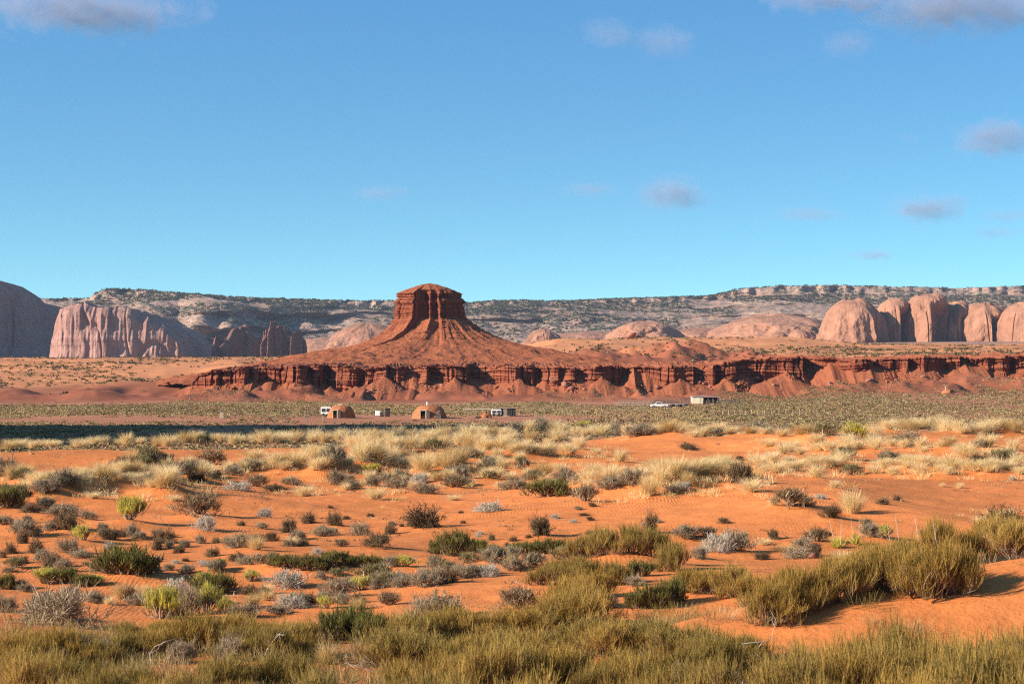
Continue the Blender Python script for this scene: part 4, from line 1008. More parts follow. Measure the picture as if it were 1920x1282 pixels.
for px_, d_, rw_, rd_, yb, yt, lb, sd in (
    (1208, 2650, 60, 90, 650, 602, 'smooth pale salmon hump low behind the sand ridge right of the butte', 21),
    (1330, 2950, 130, 150, 660, 613, 'long low salmon bench right of the smooth pale hump', 22),
    (1455, 2800, 112, 170, 660, 588, 'sloping salmon slickrock apron left of the dome row', 23),
    (1500, 2560, 24, 40, 660, 616, 'small knobby salmon outcrop just left of the broadest dome', 24),
    (1458, 2600, 20, 34, 655, 621, 'little rounded salmon knob beside the knobby outcrop', 25),
    (690, 2700, 70, 80, 680, 605, 'pale pink slickrock hump half hidden by the left skirt of the butte', 26),
    (620, 2900, 100, 110, 690, 632, 'low pink slickrock rise left of the butte skirt', 27),
    (1020, 2800, 30, 34, 655, 616, 'small dark-faced outcrop just right of the butte cone', 28),
    (1100, 3000, 110, 120, 660, 622, 'lowest pale bench right of the small dark-faced outcrop', 30),
    (372, 2700, 40, 60, 685, 646, 'low pink outcrop right of the pink cliff block', 29)):
    lathe_rock('slickrock_hump', px_, d_, rw_, rd_, yb, yt, lb, 'rock outcrop', M['dome'], None, 2.2, .60, .012, 3.0, sd, group=LG, rough=.16)
WEDGE = [(-1, .0), (-.86, .75), (-.7, .9), (.1, .12), (.25, .3), (1, -.45), (.7, -.9), (-.7, -.9)]
SG = 'dark rock spires left of the butte'
for px_, d_, rw_, rd_, yb, yt, lb, sd, p_, q_, g_, sh in (
    (458, 2450, 34, 30, 684, 612, 'broad dark rounded rock at the left of the spire group', 31, 2.6, .46, .07, .1),
    (412, 2430, 9, 12, 684, 628, 'short pillar against the left side of the broad dark rock', 32, 4, .4, .12, .3),
    (503, 2440, 9, 12, 680, 617, 'stubby rock block between the broad dark rock and the tallest spire', 33, 5, .35, .14, .4),
    (514, 2400, 9.5, 12, 680, 603, 'tallest dark spire of the group', 34, 5, .5, .14, .5),
    (528, 2410, 10, 12, 680, 611, 'lit slab spire just right of the tallest spire', 35, 3.5, .5, .14, .4),
    (541, 2450, 10, 12, 680, 632, 'low shaded saddle rock between the two right spires', 36, 3, .5, .14, .4),
    (556, 2400, 9.5, 12, 680, 620, 'right-hand standing rock with a lit face and a dark foot', 37, 4, .42, .14, .4),
    (568, 2420, 7, 10, 680, 632, 'last small dark pillar at the right of the spire group', 38, 4, .5, .14, .4)):
    lathe_rock('rock_spire', px_, d_, rw_, rd_, yb, yt, lb, 'rock spire', M['spire'], WEDGE, p_, q_, g_, 2.4, sd, 240, 110, sh, group=SG, rough=.22)

def cliff_strip(name, u, top, base, depth, mat, label, cat, back, amp, seed, scale, nz=90, batter=.15, ledge=.0, backz=0.0, foot=.0):
    """a cliff along a line: depth(u) gives the plan, grooves and ledges are real relief, the top runs back"""
    u = np.asarray(u, float); Dm = depth(u)
    x = wx(u, Dm); zt, zb = wz(top, Dm), wz(base, Dm)
    zt = zt + scale * .16 * (noise2(x / scale / 1.2, 0 * x, seed) + .6 * noise2(x / scale / .4, 0 * x, seed + 1))
    t = np.linspace(0, 1, nz)[:, None]; Z = zb[None] + (zt - zb)[None] * t; XX = np.broadcast_to(x[None], Z.shape)
    fl = -np.abs(noise3(XX / scale, Z / scale / 5, 0, seed + 2)) * 1.4 + .6 * noise3(XX / scale * 2.3, Z / scale / 2, 1, seed + 3) + .3 * noise3(XX / scale * 6, Z / scale, 2, seed + 4) - 1.1 * np.exp(-(noise3(XX / scale / 1.6, Z / scale / 7, 4, seed + 8) / .07) ** 2)
    led = ledge * noise2(Z / scale * 2.5, XX / scale / 8, seed + 5)
    rnd = 1.5 * sstep(.82, 1, t) ** 2 * scale * .5
    D = Dm[None] - amp * fl + led + batter * (Z - zb[None]) + rnd - foot * (1 - sstep(0, .3, t)) * (1 + .5 * noise3(XX / scale, Z / scale, 5, seed + 6))
    nb = 24; s = np.linspace(0, 1, nb)[1:, None]
    DB = D[-1][None] + back * s; XB = np.broadcast_to(x[None], DB.shape)
    ZB = zt[None] + backz * s + scale * .12 * noise2(XB / scale, DB / scale, seed + 7) * np.minimum(1, s * 6)
    V = np.concatenate([np.stack([XX, D, Z], -1), np.stack([XB, DB, ZB], -1)]).reshape(-1, 3)
    o = obj(name, mesh(name, V, gridq(nz + nb - 1, len(u)), mat, False))
    tag(o, label, cat, kind='structure'); return o

# pink cliff block at left: a lit corner, then a wall turning away
u_ = np.arange(90, 352, 1.0)
cliff_strip('cliff_block', u_, np.interp(u_, [90, 93, 97, 103, 118, 133, 150, 172, 205, 240, 262, 290, 312, 330, 352], [672, 640, 594, 575, 567, 570, 564, 571, 576, 578, 590, 598, 616, 632, 676]), np.full(len(u_), 688.0),
            lambda u: 2300 + np.interp(u, [90, 96, 110, 198, 206, 345, 352], [60, 22, 6, 0, 4, 26, 90]), M['massif'],
            'blocky pink cliff with vertical cracks between the shaded mountain and the spires', 'cliff', 260, 3.4, 41, 15, 110, .12, 1.6, -4, 6)
# the shaded mountain at the left edge
u_ = np.arange(-420, 112, 2.0)
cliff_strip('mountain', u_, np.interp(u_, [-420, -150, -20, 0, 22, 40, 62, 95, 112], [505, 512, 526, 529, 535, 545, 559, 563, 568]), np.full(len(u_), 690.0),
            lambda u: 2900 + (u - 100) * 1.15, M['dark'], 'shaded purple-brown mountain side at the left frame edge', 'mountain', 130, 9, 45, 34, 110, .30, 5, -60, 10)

# the rock mass the domes stand out from
u_ = np.arange(1556, 2240, 1.0)
cliff_strip('sandstone_wall', u_, 580 + 5 * np.sin(u_ / 23.0) + 3 * np.sin(u_ / 9.1) + 60 * (1 - sstep(1556, 1600, u_)), np.full(len(u_), 674.0), lambda u: 2392 + 10 * np.sin(u / 31.0), M['dome'],
            'salmon rock wall joining the sandstone domes from behind', 'cliff', 130, 4.0, 61, 20, 90, .22, 1.5, 4, 8)

def build_mesa():
    """the long far mesa: slickrock foot, brushy slope, pale rim and flat top"""
    u = np.arange(-900, 2900, 3.0); n = len(u)
    sky_ = np.interp(u, [-900, 60, 110, 168, 176, 200, 232, 270, 320, 360, 400, 440, 520, 620, 700, 760, 880, 1000, 1100, 1200, 1330, 1352, 1378, 1400, 1460, 1560, 1640, 1720, 1800, 1920, 2300, 2900],
                     [560, 560, 561, 559, 549, 541, 543, 545, 549, 552, 556, 560, 561, 563, 564, 566, 567, 565, 563, 560, 556, 550, 545, 541, 537, 535, 537, 540, 541, 538, 540, 545])
    base = np.interp(u, [-900, 700, 1000, 1500, 2900], [690, 690, 668, 668, 672]) + 0.0
    left = 1 - sstep(150, 1350, u)
    D0 = 3050 - 150 * left; D1 = 3950 - 350 * left
    nt_ = 150; t = np.linspace(0, 1, nt_)[:, None]
    zb, zt = wz(base, D0), wz(sky_, D1)
    fr = np.interp(t, [0, .14, .22, .40, .50, .78, .86, .93, 1], [0, .26, .30, .46, .56, .80, .87, .985, 1.0])
    fl_ = np.interp(t, [0, .2, .4, .7, 1], [0, .26, .46, .78, 1.0])
    f = fr * (1 - left[None]) + fl_ * left[None]
    Z = zb[None] + (zt - zb)[None] * f; D = D0[None] + (D1 - D0)[None] * t ** .9
    uu = np.broadcast_to(u[None], Z.shape); X0 = wx(uu, 3400)
    mid = np.sin(np.pi * np.clip(t, 0, 1)) ** .6
    amp = (70 + 140 * left)[None]; D = D - amp * mid * (fbm3(X0 / 260, Z / 160, 0, 4, 101)) - 40 * mid * np.abs(noise3(X0 / 70, Z / 90, 1, 105)) - 34 * mid * noise2(Z / 9, X0 / 240, 107) - 16 * mid * noise2(Z / 3.4, X0 / 120, 108)
    Z = Z + mid * ((3 + 6 * left)[None] * fbm2(X0 / 120, D / 160, 3, 110) + 2.4 * fbm2(X0 / 26, D / 40, 3, 114))
    rim = sstep(.84, .93, t) * (1 - sstep(.99, 1, t)); D = D - rim * 18 * np.abs(noise2(X0 / 15, Z / 60, 118)) + rim * 22 * noise2(X0 / 11, Z / 14, 119)
    Z[-1] = zt + 1.2 * noise2(X0[-1] / 22, 0 * X0[-1], 120)
    nb = 12; s = np.linspace(0, 1, nb)[1:, None]
    DB = D[-1][None] + 1100 * s; ZB = Z[-1][None] + 0 * s - 6 * s; UB = np.broadcast_to(u[None], DB.shape)
    XX = wx(uu, D); XB = np.broadcast_to(XX[-1][None], DB.shape) * (1 + .25 * s)
    V = np.concatenate([np.stack([XX, D, Z], -1), np.stack([XB, DB, ZB], -1)]).reshape(-1, 3)
    o = obj('mesa', mesh('mesa', V, gridq(nt_ + nb - 1, n), M['mesa'], False))
    tag(o, 'long flat far mesa with a pale rim and brush-dotted slopes across the horizon', 'mesa', kind='structure')
    return XX, D, Z
MESA = build_mesa()

# unseen mesa added at left, shaped to throw shade across the near plain
def shade_mesa():
    th = np.linspace(-np.pi, np.pi, 240, endpoint=False); H = 60.0
    cx_, cy_ = -186.0, 247.0
    plan = [(-58, 48), (62, 43), (66, 30), (56, -10), (40, -46), (-58, -50)]
    rp = poly_r(plan, th)
    t = np.concatenate([np.linspace(0, .25, 16)[:-1], np.linspace(.25, .97, 50)[:-1], np.linspace(.97, 1, 6)])
    R = np.interp(t, [0, .25, .3, .97, .99, 1], [1.32, 1.10, 1.07, 1.0, .97, 0.0])
    T, tt = th[None], t[:, None]; X_, Y_ = np.cos(T), np.sin(T)
    g = -.10 * np.abs(noise3(X_ * 6, Y_ * 6, tt * .6, 131)) + .04 * noise3(X_ * 16, Y_ * 16, tt * 4, 132) + .03 * noise3(X_, Y_, tt * 16, 133)
    r = R[:, None] * rp[None] * (1 + g)
    Z = -10.5 + (H + 1.3) * tt + 2.0 * noise3(X_ * 3, Y_ * 3, 0 * tt, 134) * (tt > .9) + .7 * noise3(X_ * 14, Y_ * 14, 0 * tt, 135) * (tt > .9)
    V = np.stack([cx_ + r * X_, cy_ + r * Y_, Z], -1).reshape(-1, 3)
    o = obj('added_shade_mesa', mesh('added_shade_mesa', V, gridq(len(t), 240, True)[:, ::-1], M['red'], False))
    tag(o, 'red mesa added beyond the left frame edge to cast shade on the near plain', 'mesa', kind='structure')
shade_mesa()

# ------------------------------------------------------------------ boulders
def boulder_mesh(i):
    import bmesh
    bm = bmesh.new(); bmesh.ops.create_icosphere(bm, subdivisions=3, radius=.5)
    for v in bm.verts:
        c = v.co.copy()
        for k in range(5):
            nn = Vector(np.random.default_rng(i * 10 + k).normal(size=3)).normalized(); dd = .30 + .04 * k
            e = c.dot(nn) - dd
            if e > 0: c -= nn * e
        c *= 1 + .16 * float(noise3(c.x * 3 + i, c.y * 3, c.z * 3, 140)); c.z *= .72; v.co = c
    me = bpy.data.meshes.new('boulder'); bm.to_mesh(me); bm.free(); me.materials.append(M['boulder']); return me
BM = [boulder_mesh(i) for i in range(5)]
def put_rock(px, py, size, label, D=None, Z=None, name='boulder', group='boulders fallen below the ledge cliff', kind=None):
    if D is None: X, Y, Zz = at(px, py)
    else: X, Y, Zz = wx(px, D), D, Z
    o = obj(name, BM[int(rng.integers(0, 5))], None, (X, Y, Zz + size * .12), tuple(rng.uniform(-.5, .5, 2)) + (float(rng.uniform(0, 6)),), (size * rng.uniform(.8, 1.3), size * rng.uniform(.8, 1.2), size * rng.uniform(.7, 1.1)))
    tag(o, label, 'boulder', group); return o
ru, rx, rD, rZ = RIDGE
def on_ridge(px, py):
    i = int(np.clip(px - ru[0], 0, len(ru) - 1)); z_ = wz(py, rD[:, i]); k = int(np.argmin(np.abs(rZ[:, i] - z_))); return rD[k, i], rZ[k, i]
CL = ((695, 738, 26, 10, 'left of centre, below the butte'), (800, 722, 34, 14, 'in the shaded alcove under the butte'), (832, 735, 26, 10, 'at the foot of the alcove under the butte'), (945, 728, 20, 9, 'in the mouth of the wide dark alcove'), (1062, 718, 26, 7, 'right of the wide dark alcove'), (1090, 742, 26, 8, 'at the foot of the slope right of the wide dark alcove'),
      (1315, 722, 20, 16, 'above the cream shed'), (1400, 716, 34, 12, 'right of the cream shed'), (1458, 722, 14, 6, 'on the big debris cone right of the cream shed'), (1560, 728, 34, 14, 'in the alcove right of the big debris cone'), (1628, 716, 10, 3, 'at the fluted pillars'), (1720, 706, 40, 14, 'along the slope left of the right-end cone'), (560, 735, 20, 7, 'below the left end of the ledge cliff'), (640, 712, 20, 8, 'high on the slope left of the butte'), (1210, 728, 30, 7, 'under the long shaded alcove behind the corral'))
for cu, cv, sp_, nn, where in CL:
    for k in range(nn):
        px, py = cu + rng.normal(0, sp_ * .5), min(cv + rng.normal(0, 7), 746)
        D_, Z_ = on_ridge(px, py); put_rock(px, py, float(rng.choice([.6, .8, 1.0, 1.3, 1.8, 2.3], p=[.25, .25, .2, .15, .1, .05])), 'fallen sandstone block ' + where, D_, Z_, group='fallen blocks ' + where)
for px, py, sz, lb in ((1037, 715, 3.2, 'big rounded boulder leaning on the debris slope right of the dark alcove'), (1060, 722, 3.8, 'largest boulder below the ledge, a rounded block beside the leaning boulder'), (1072, 729, 2.2, 'upright boulder at the right side of the largest boulder'),
                       (1232, 727, 2.0, 'pinkish boulder at the dark alcove mouth above the corral'), (1628, 717, 2.8, 'squat pale boulder beside the fluted pillars')):
    D_, Z_ = on_ridge(px, py); put_rock(px, py, sz, lb, D_ - .5, Z_)
X, Y, Z = at(1184, 634); put_rock(1184, 632, 7, 'dark rock outcrop on the skyline of the orange sand ridge', Y, Z + .5, group=None)
put_rock(1200, 632, 4, 'small dark rock right of the skyline outcrop on the sand ridge', Y, Z + .3, group=None)
for x_, y_, s_, lb in ((1838, 866, .55, 'red sand-crusted lump under the big blond clump at right'), (1520, 1045, .35, 'rusty pointed earth lump near the dark dead roots at right'), (60, 851, .3, 'small dark clod alone on the bare left dune'), (1345, 833, .3, 'small dark clod on the sand of the right crest')):
    X, Y, Z = at(x_, y_); tag(obj('earth_lump', BM[int(rng.integers(0, 5))], None, (X, Y, Z), (.1, .2, 1), (s_, s_, s_)), lb, 'earth lump')

M["brush"] = mat_attr("plain brush")
# ------------------------------------------------------------------ masses nobody could count: brush, grass, litter
def blobs(P, W, H, n, col, upright=.5, bw=.16, seed=0):
    """for each point a small tuft of n leaf strips; returns V, Q, colours"""
    r = np.random.default_rng(seed); m = len(P)
    az = r.uniform(0, 2 * np.pi, (m, n)); rad = np.sqrt(r.uniform(0, 1, (m, n))) * .5
    c = np.stack([np.cos(az) * rad * W[:, None], np.sin(az) * rad * W[:, None], r.uniform(0, .35, (m, n)) * H[:, None]], -1) + P[:, None]
    d = unit(np.stack([np.cos(az) * rad * 1.6, np.sin(az) * rad * 1.6, np.full((m, n), upright)], -1) + r.normal(0, .35, (m, n, 3)))
    L = (r.uniform(.4, .75, (m, n)) * H[:, None])[..., None]
    e = c + d * L
    s = unit(np.cross(d, r.normal(size=(m, n, 3)))) * (bw * W[:, None] * r.uniform(.6, 1.4, (m, n)))[..., None]
    V = np.stack([c - s, c + s, e + s * .45, e - s * .45], 2).reshape(-1, 3)
    cc = np.repeat(col, n * 4, axis=0)
    return V, np.arange(len(V)).reshape(-1, 4), cc

def scatter(n, dmin, dmax, umin, umax, keep, seed):
    r = np.random.default_rng(seed)
    d = np.sqrt(r.uniform(dmin ** 2, dmax ** 2, n)); a = np.arctan((r.uniform(umin, umax, n) - 960) / F)
    x, y = d * np.sin(a), d * np.cos(a); k = r.uniform(0, 1, n) < keep(x, y, d, 960 + F * np.tan(a)); x, y = x[k], y[k]
    return np.stack([x, y, ground(x, y)], -1), r

PAL = np.array([[.125, .098, .038], [.19, .138, .058], [.31, .228, .100], [.24, .182, .110], [.095, .078, .032], [.37, .28, .135]])
def stuff(name, V, Q, c, label, cat):
    o = obj(name, mesh(name, V, Q, M['brush'], False, c)); tag(o, label, cat, kind='stuff'); return o
M['brush'] = mat_attr('plain brush')

def plain_keep(x, y, d, u):
    dens = .86 + .60 * fbm2(x / 24, y / 80, 3, 150)
    strip = np.exp(-.5 * ((d - 385) / 20) ** 2) * (1 - sstep(950, 1150, u)) * .42          # bare trodden ground by the huts
    far = sstep(510, 596, d) * (1 - sstep(1280, 1420, u)) * 1.1
    r2 = sstep(1450, 1750, u) * .25 * sstep(.0, .3, noise2(x / 12, y / 40, 151))
    return np.clip(dens - strip - far - r2, 0, 1)
P, r = scatter(190000, 205, 700, -480, 2400, lambda x, y, d, u: np.clip(plain_keep(x, y, d, u), .0, 1) * (1 - sstep(640, 690, d)), 160)
pi = r.choice(6, len(P), p=[.16, .22, .28, .15, .06, .13])
shift = noise2(P[:, 0] / 30, P[:, 1] / 80, 155)
pi = np.where((shift > .25) & (pi < 2), 2, pi)
sz = r.uniform(.3, .85, len(P)) ** 1.3 * np.where(pi >= 4, 1.15, 1)
V, Q, c = blobs(P, sz * 1.35, sz * .46, 7, PAL[pi], .7, .17, 161)
stuff('brush', V, Q, c, 'olive and straw low brush covering the plain before the ledge cliff', 'brush')

P, r = scatter(21000, 690, 1330, -480, 2400, lambda x, y, d, u: np.clip(.42 + .9 * fbm2(x / 40, y / 90, 3, 170), .03, 1) * np.where((u > 380) & (u < 1050) & (d < 930), .18, 1) * np.where(u > 1330, 1.5, .8), 171)
pi = r.choice(6, len(P), p=[.40, .2, .08, .1, .22, 0])
sz = r.uniform(.5, 1.6, len(P)); V, Q, c = blobs(P, sz * 1.2, sz * .75, 9, PAL[pi] * .85, .7, .2, 172)
stuff('brush', V, Q, c, 'scattered dark green brush on the orange slopes behind the butte', 'brush')

# piñon and brush on the far mesa
mx, mD, mZ = MESA
r = np.random.default_rng(180); k = 52000
i = np.clip((r.beta(2.4, 1.2, k) * (mx.shape[0] - 1)), 0, mx.shape[0] - 1.01); i[:5000] = mx.shape[0] - 1.02; j = r.uniform(0, mx.shape[1] - 1.01, k)
i0, j0 = i.astype(int), j.astype(int); fi, fj = i - i0, j - j0
lerp = lambda G: (G[i0, j0] * (1 - fi) + G[i0 + 1, j0] * fi) * (1 - fj) + (G[i0, j0 + 1] * (1 - fi) + G[i0 + 1, j0 + 1] * fi) * fj
P = np.stack([lerp(mx), lerp(mD), lerp(mZ)], -1); P[:5000, 1] += r.uniform(0, 260, 5000)
kk = (fbm2(P[:, 0] / 130, P[:, 1] / 400 + P[:, 2] / 22, 4, 181) > -.22) | (np.arange(k) < 5000); P = P[kk]
sz = r.uniform(1.2, 3.8, len(P)); sz[:5000] = r.uniform(2.2, 5.0, 5000); V, Q, c = blobs(P, sz * 1.3, sz, 8, np.array([[.075, .08, .048], [.10, .10, .06], [.055, .062, .036]])[r.integers(0, 3, len(P))], .6, .26, 182)
stuff('trees', V, Q, c, 'small dark trees and brush dotted over the far mesa', 'trees')

# thin blond grass and dry litter between the plants
rows_ = [p for p in P_ if p['k'] in ('grass', 'gold') and p['d'] > 55]
r = np.random.default_rng(190); pts = []
for p in rows_:
    m = 6
    pts.append(np.stack([p['pos'][0] + r.normal(0, p['W'] * .8, m), p['pos'][1] + r.normal(0, p['W'] * 1.6, m)], -1))
xy = np.concatenate(pts); P = np.stack([xy[:, 0], xy[:, 1], ground(xy[:, 0], xy[:, 1])], -1)
sz = r.uniform(.25, .6, len(P)); V, Q, c = blobs(P, sz * .9, sz * .62, 44, np.array([[.72, .52, .24], [.60, .42, .16], [.78, .60, .31]])[r.integers(0, 3, len(P))], 1.0, .009, 191)
stuff('grass', V, Q, c, 'thin blond grass filling the belts between the clumps on the dunes', 'grass')
P, r = scatter(9000, 18, 110, -250, 2150, lambda x, y, d, u: np.clip(.38 + 1.1 * fbm2(x / 5, y / 6, 3, 195), 0, 1), 196)
sz = r.uniform(.05, .2, len(P)) ; V, Q, c = blobs(P, sz * 1.4, sz * .7, 9, np.array([[.20, .13, .07], [.42, .33, .2], [.10, .06, .035], [.3, .24, .15]])[r.integers(0, 4, len(P))], .45, .035, 197)
stuff('litter', V, Q, c, 'dry twigs and tiny weeds strewn over the orange sand', 'litter')
# low dry growth under the front thicket
P, r = scatter(2600, 12, 34, -300, 2200, lambda x, y, d, u: np.clip(.5 + fbm2(x / 1.7, y / 2, 2, 198), 0, 1) * (1 - sstep(26, 34, d)) * (1 - gauss(x, y, 6.6, 22.5, 3.2, 2.6)), 199)
sz = r.uniform(.12, .4, len(P)); V, Q, c = blobs(P, sz * 1.1, sz * .8, 60, np.array([[.24, .17, .05], [.34, .25, .10], [.16, .13, .035], [.40, .30, .15]])[r.integers(0, 4, len(P))], 1.2, .006, 200)
stuff('grass', V, Q, c, 'short dry olive grass under the front thicket', 'grass')

# ------------------------------------------------------------------ the homestead on the plain
B = {
    'mud': mat_rock('packed red mud', (.40, .145, .062), (.36, .125, .054), (.46, .185, .085), band=.2, size=.4, bump=.3),
    'white': mat_flat('weathered white paint', (.78, .76, .70), .6, .12), 'cream': mat_flat('cream sheet wall', (.68, .60, .42), .7, .15),
    'dark': mat_flat('dark boards', (.055, .045, .040), .85, .3, 6), 'wood': mat_flat('grey weathered wood', (.27, .21, .16), .9, .35, 8),
    'pale': mat_flat('pale bare wood', (.55, .43, .29), .85, .25, 8), 'black': mat_flat('painted interior dark', (.02, .018, .016), .95, .1),
    'tin': mat_flat('tin roof', (.42, .40, .38), .5, .2, 4, .4, .3), 'glass': mat_flat('dark window glass', (.03, .035, .045), .15, .1, 2, .5),
    'tyre': mat_flat('tyre rubber', (.02, .02, .02), .8, .1), 'rust': mat_flat('reddish boards', (.32, .11, .06), .85, .3, 6), 'yellow': mat_flat('yellowed roof sheet', (.70, .55, .20), .7, .15),
}
def spot(px, py):
    X, Y, Z = at(px, py); return X, Y, Z, Y / F

def hogan(px, py, wpx, hpx, label, door_px, stovepipe, poles):
    X, Y, Z, m = spot(px, py); W, H = wpx * m * 1.08, hpx * m * 1.08
    root = tag(empty('hogan', (X, Y, Z)), label, 'hogan', 'earth-covered hogans')
    nth, nz = 72, 30; th = np.linspace(0, 2 * np.pi, nth, endpoint=False)[None]; t = np.linspace(0, 1, nz)[:, None]
    r = W / 2 * np.interp(t, [0, .25, .5, .7, .85, .95, 1], [1, .90, .78, .62, .42, .2, 0])
    r = r * (1 + .035 * noise3(np.cos(th) * 4, np.sin(th) * 4, t * 4, 210) + .02 * noise3(np.cos(th) * 11, np.sin(th) * 11, t * 9, 211))
    zz = H * (np.sin(t * np.pi / 2) ** 1.0) - .1 + 0 * th
    V = np.stack([r * np.cos(th), r * np.sin(th), zz], -1).reshape(-1, 3)
    obj('dome', mesh('dome', V, gridq(nz, nth, True), B['mud'], True), root)
    # the timber doorway sticks out of the earth on the front left
    dx = door_px * m; fy = -W / 2 * .93; dh = H * .62; dw = W * .13
    d = MB()
    for s in (-1, 1): d.box((dx + s * dw * .62, fy, dh / 2 - .1), (.16, 1.3, dh), 0)
    d.box((dx, fy, dh - .05), (dw * 1.24 + .5, 1.4, .18)); d.build('door_frame', B['pale'], root, .01)
    e = MB(); e.box((dx, fy + .35, dh / 2 - .12), (dw * 1.15, .1, dh - .05)); e.build('doorway', B['black'], root)  # black slab in the frame, its colour painting the unlit inside
    f = MB(); f.box((dx + dw * .95, fy - .42, dh / 2 - .14), (dw * .95, .06, dh * .94), .35); f.build('door', B['pale'], root)
    c = MB()
    if stovepipe: c.tube((-W * .06, 0, H - .25), (-W * .06, 0, H + .45), .16, .16, 9).tube((-W * .06, 0, H + .45), (-W * .06, 0, H + .52), .24, .2, 9)
    else: c.box((-W * .05, 0, H - .02), (.8, .8, .22)).box((-W * .05, 0, H + .05), (1.0, .12, .16))
    c.build('smoke_vent', B['white'] if stovepipe else B['pale'], root)
    if poles:
        b = MB()
        for k in range(6): b.tube((W * (.18 + .03 * k), -W * .52, 0), (W * (.13 + .035 * k), -W * .30, H * (.78 - .04 * k)), .05, .04, 5)
        b.build('leaning_poles', B['wood'], root)
    return root
hogan(640, 783, 50, 23, 'earth-domed hogan standing right in front of the white trailer with the yellowed roof', -9, False, False)
hogan(805, 784, 62, 24, 'larger earth-domed hogan with a white smoke vent and poles leaning at its right', -10, True, True)

def trailer(px, py, wpx, hpx, label, yellow):
    X, Y, Z, m = spot(px, py); W, H = wpx * m, hpx * m; L = 2.3
    root = tag(empty('trailer', (X, Y, Z)), label, 'trailer')
    b = MB(); b.prism([(-W / 2, .45), (W / 2, .45), (W / 2, H - .2), (W / 2 - .25, H), (-W / 2 + .25, H), (-W / 2, H - .2)], -L / 2, L / 2); b.build('body', B['white'], root, .03)
    r = MB(); r.box((0, 0, H + .03), (W - .3, L + .1, .07)); r.build('roof', B['yellow'] if yellow else B['tin'], root)
    for k in (-1, 1):
        q = MB(); q.box((k * W * .24, -L / 2 - .02, H * .64), (W * .34, .05, H * .30)); wi = q.build('window', B['glass'], root)
        s = MB(); zc_, hw = H * .64, W * .17
        for a in (-1, 1): s.box((k * W * .24 + a * (hw + .03), -L / 2 - .03, zc_), (.06, .07, H * .34)).box((k * W * .24, -L / 2 - .03, zc_ + a * (H * .15 + .03)), (2 * hw, .07, .06))
        s.build('frame', B['tin'], wi)
    for k in (-1, 1): t = MB(); t.tube((k * W * .25, -L / 2 + .2, .32), (k * W * .25, -L / 2 - .02, .32), .32, .32, 14); t.build('wheel', B['tyre'], root)
    return root, X, Y, Z, W, H
root, X, Y, Z, W, H = trailer(612, 780, 19, 18, 'white trailer with a yellowed roof edge half hidden behind the left hogan', True)
a = MB(); a.box((-W / 2 - .45, 0, H - .35), (.9, 2.2, .08)).tube((-W / 2 - .8, -1, 0), (-W / 2 - .8, -1, H - .4), .05).tube((-W / 2 - .8, 1, 0), (-W / 2 - .8, 1, H - .4), .05); a.build('awning', B['dark'], root)
trailer(931, 780, 19, 13, 'low white trailer with dark windows against the dark board shed', False)

X, Y, Z, m = spot(709, 781)
root = tag(empty('water_tank', (X, Y, Z)), 'white square water tank with a black lid between the two hogans', 'tank')
b = MB(); b.box((0, 0, .75), (1.15, 1.1, 1.1)); b.build('tank', B['white'], root, .05)
b = MB(); b.box((0, 0, 1.36), (.9, .9, .12)).tube((.1, 0, 1.4), (.1, 0, 1.55), .18, .16, 10); b.build('lid', B['dark'], root)
b = MB()
for sx in (-.45, .45):
    for sy in (-.4, .4): b.box((sx, sy, .1), (.12, .12, .22))
b.build('stand', B['wood'], root)
X, Y, Z, m = spot(716, 781)
root = tag(empty('wood_stack', (X, Y, Z)), 'small dark stack of cut wood right beside the white water tank', 'wood stack')
b = MB()
for k in range(5):
    for q in range(4 - k // 2): b.tube((-.35 + q * .24 + (k % 2) * .1, -.5, .12 + k * .2), (-.35 + q * .24 + (k % 2) * .1, .5, .12 + k * .2), .11, .1, 7)
b.build('logs', B['dark'], root)

def outhouse(px, py, wpx, hpx, label, wall, roof):
    X, Y, Z, m = spot(px, py); W, H = wpx * m, hpx * m; root = tag(empty('outhouse', (X, Y, Z), .12), label, 'outhouse')
    b = MB(); b.prism([(-W / 2, 0), (W / 2, 0), (W / 2, H * .95), (-W / 2, H)], -W / 2, W / 2); b.build('wall', B[wall], root, .01)
    r = MB(); r.prism([(-W / 2 - .1, H + .005), (W / 2 + .1, H * .95 - .005), (W / 2 + .1, H * .95 + .06), (-W / 2 - .1, H + .07)], -W / 2 - .12, W / 2 + .1); r.build('roof', B[roof], root)
    d = MB(); d.box((0, -W / 2 - .02, H * .43), (W * .6, .05, H * .8)); dr = d.build('door', B[wall], root)
    h = MB(); h.box((W * .2, -W / 2 - .06, H * .45), (.05, .05, .14)); h.build('handle', B['tin'], dr)
outhouse(726.5, 781, 8.5, 16, 'tall narrow dark outhouse right of the white water tank', 'dark', 'dark')
outhouse(417, 784, 8, 13, 'small pale outhouse alone on the plain at left', 'pale', 'wood')

# brush shelter, board shed, fallen hogan
X, Y, Z, m = spot(897, 779); W = 58 * m; H = 12.5 * m
root = tag(empty('shade_shelter', (X, Y + 2, Z)), 'long open shade shelter with a thin flat pale roof left of the board shed', 'shelter')
b = MB(); b.box((0, 0, H), (W, 3.4, .12)); b.build('roof', B['pale'], root)
for k in range(5):
    for s in (-1, 1): b = MB(); b.tube((-W / 2 + .3 + k * (W - .6) / 4, s * 1.5, -.1), (-W / 2 + .3 + k * (W - .6) / 4, s * 1.5, H - .06), .07, .06, 6); b.build('post', B['wood'], root)
X, Y, Z, m = spot(953, 780); W, H = 28 * m, 15.5 * m
root = tag(empty('board_shed', (X, Y + .4, Z)), 'dark flat-roofed board shed at the right end of the homestead', 'shed')
b = MB(); b.box((0, 0, H / 2 - .1), (W, 3.2, H)); b.build('wall', B['dark'], root)
b = MB(); b.box((0, 0, H - .04), (W + .3, 3.6, .12)); b.build('roof', B['wood'], root)
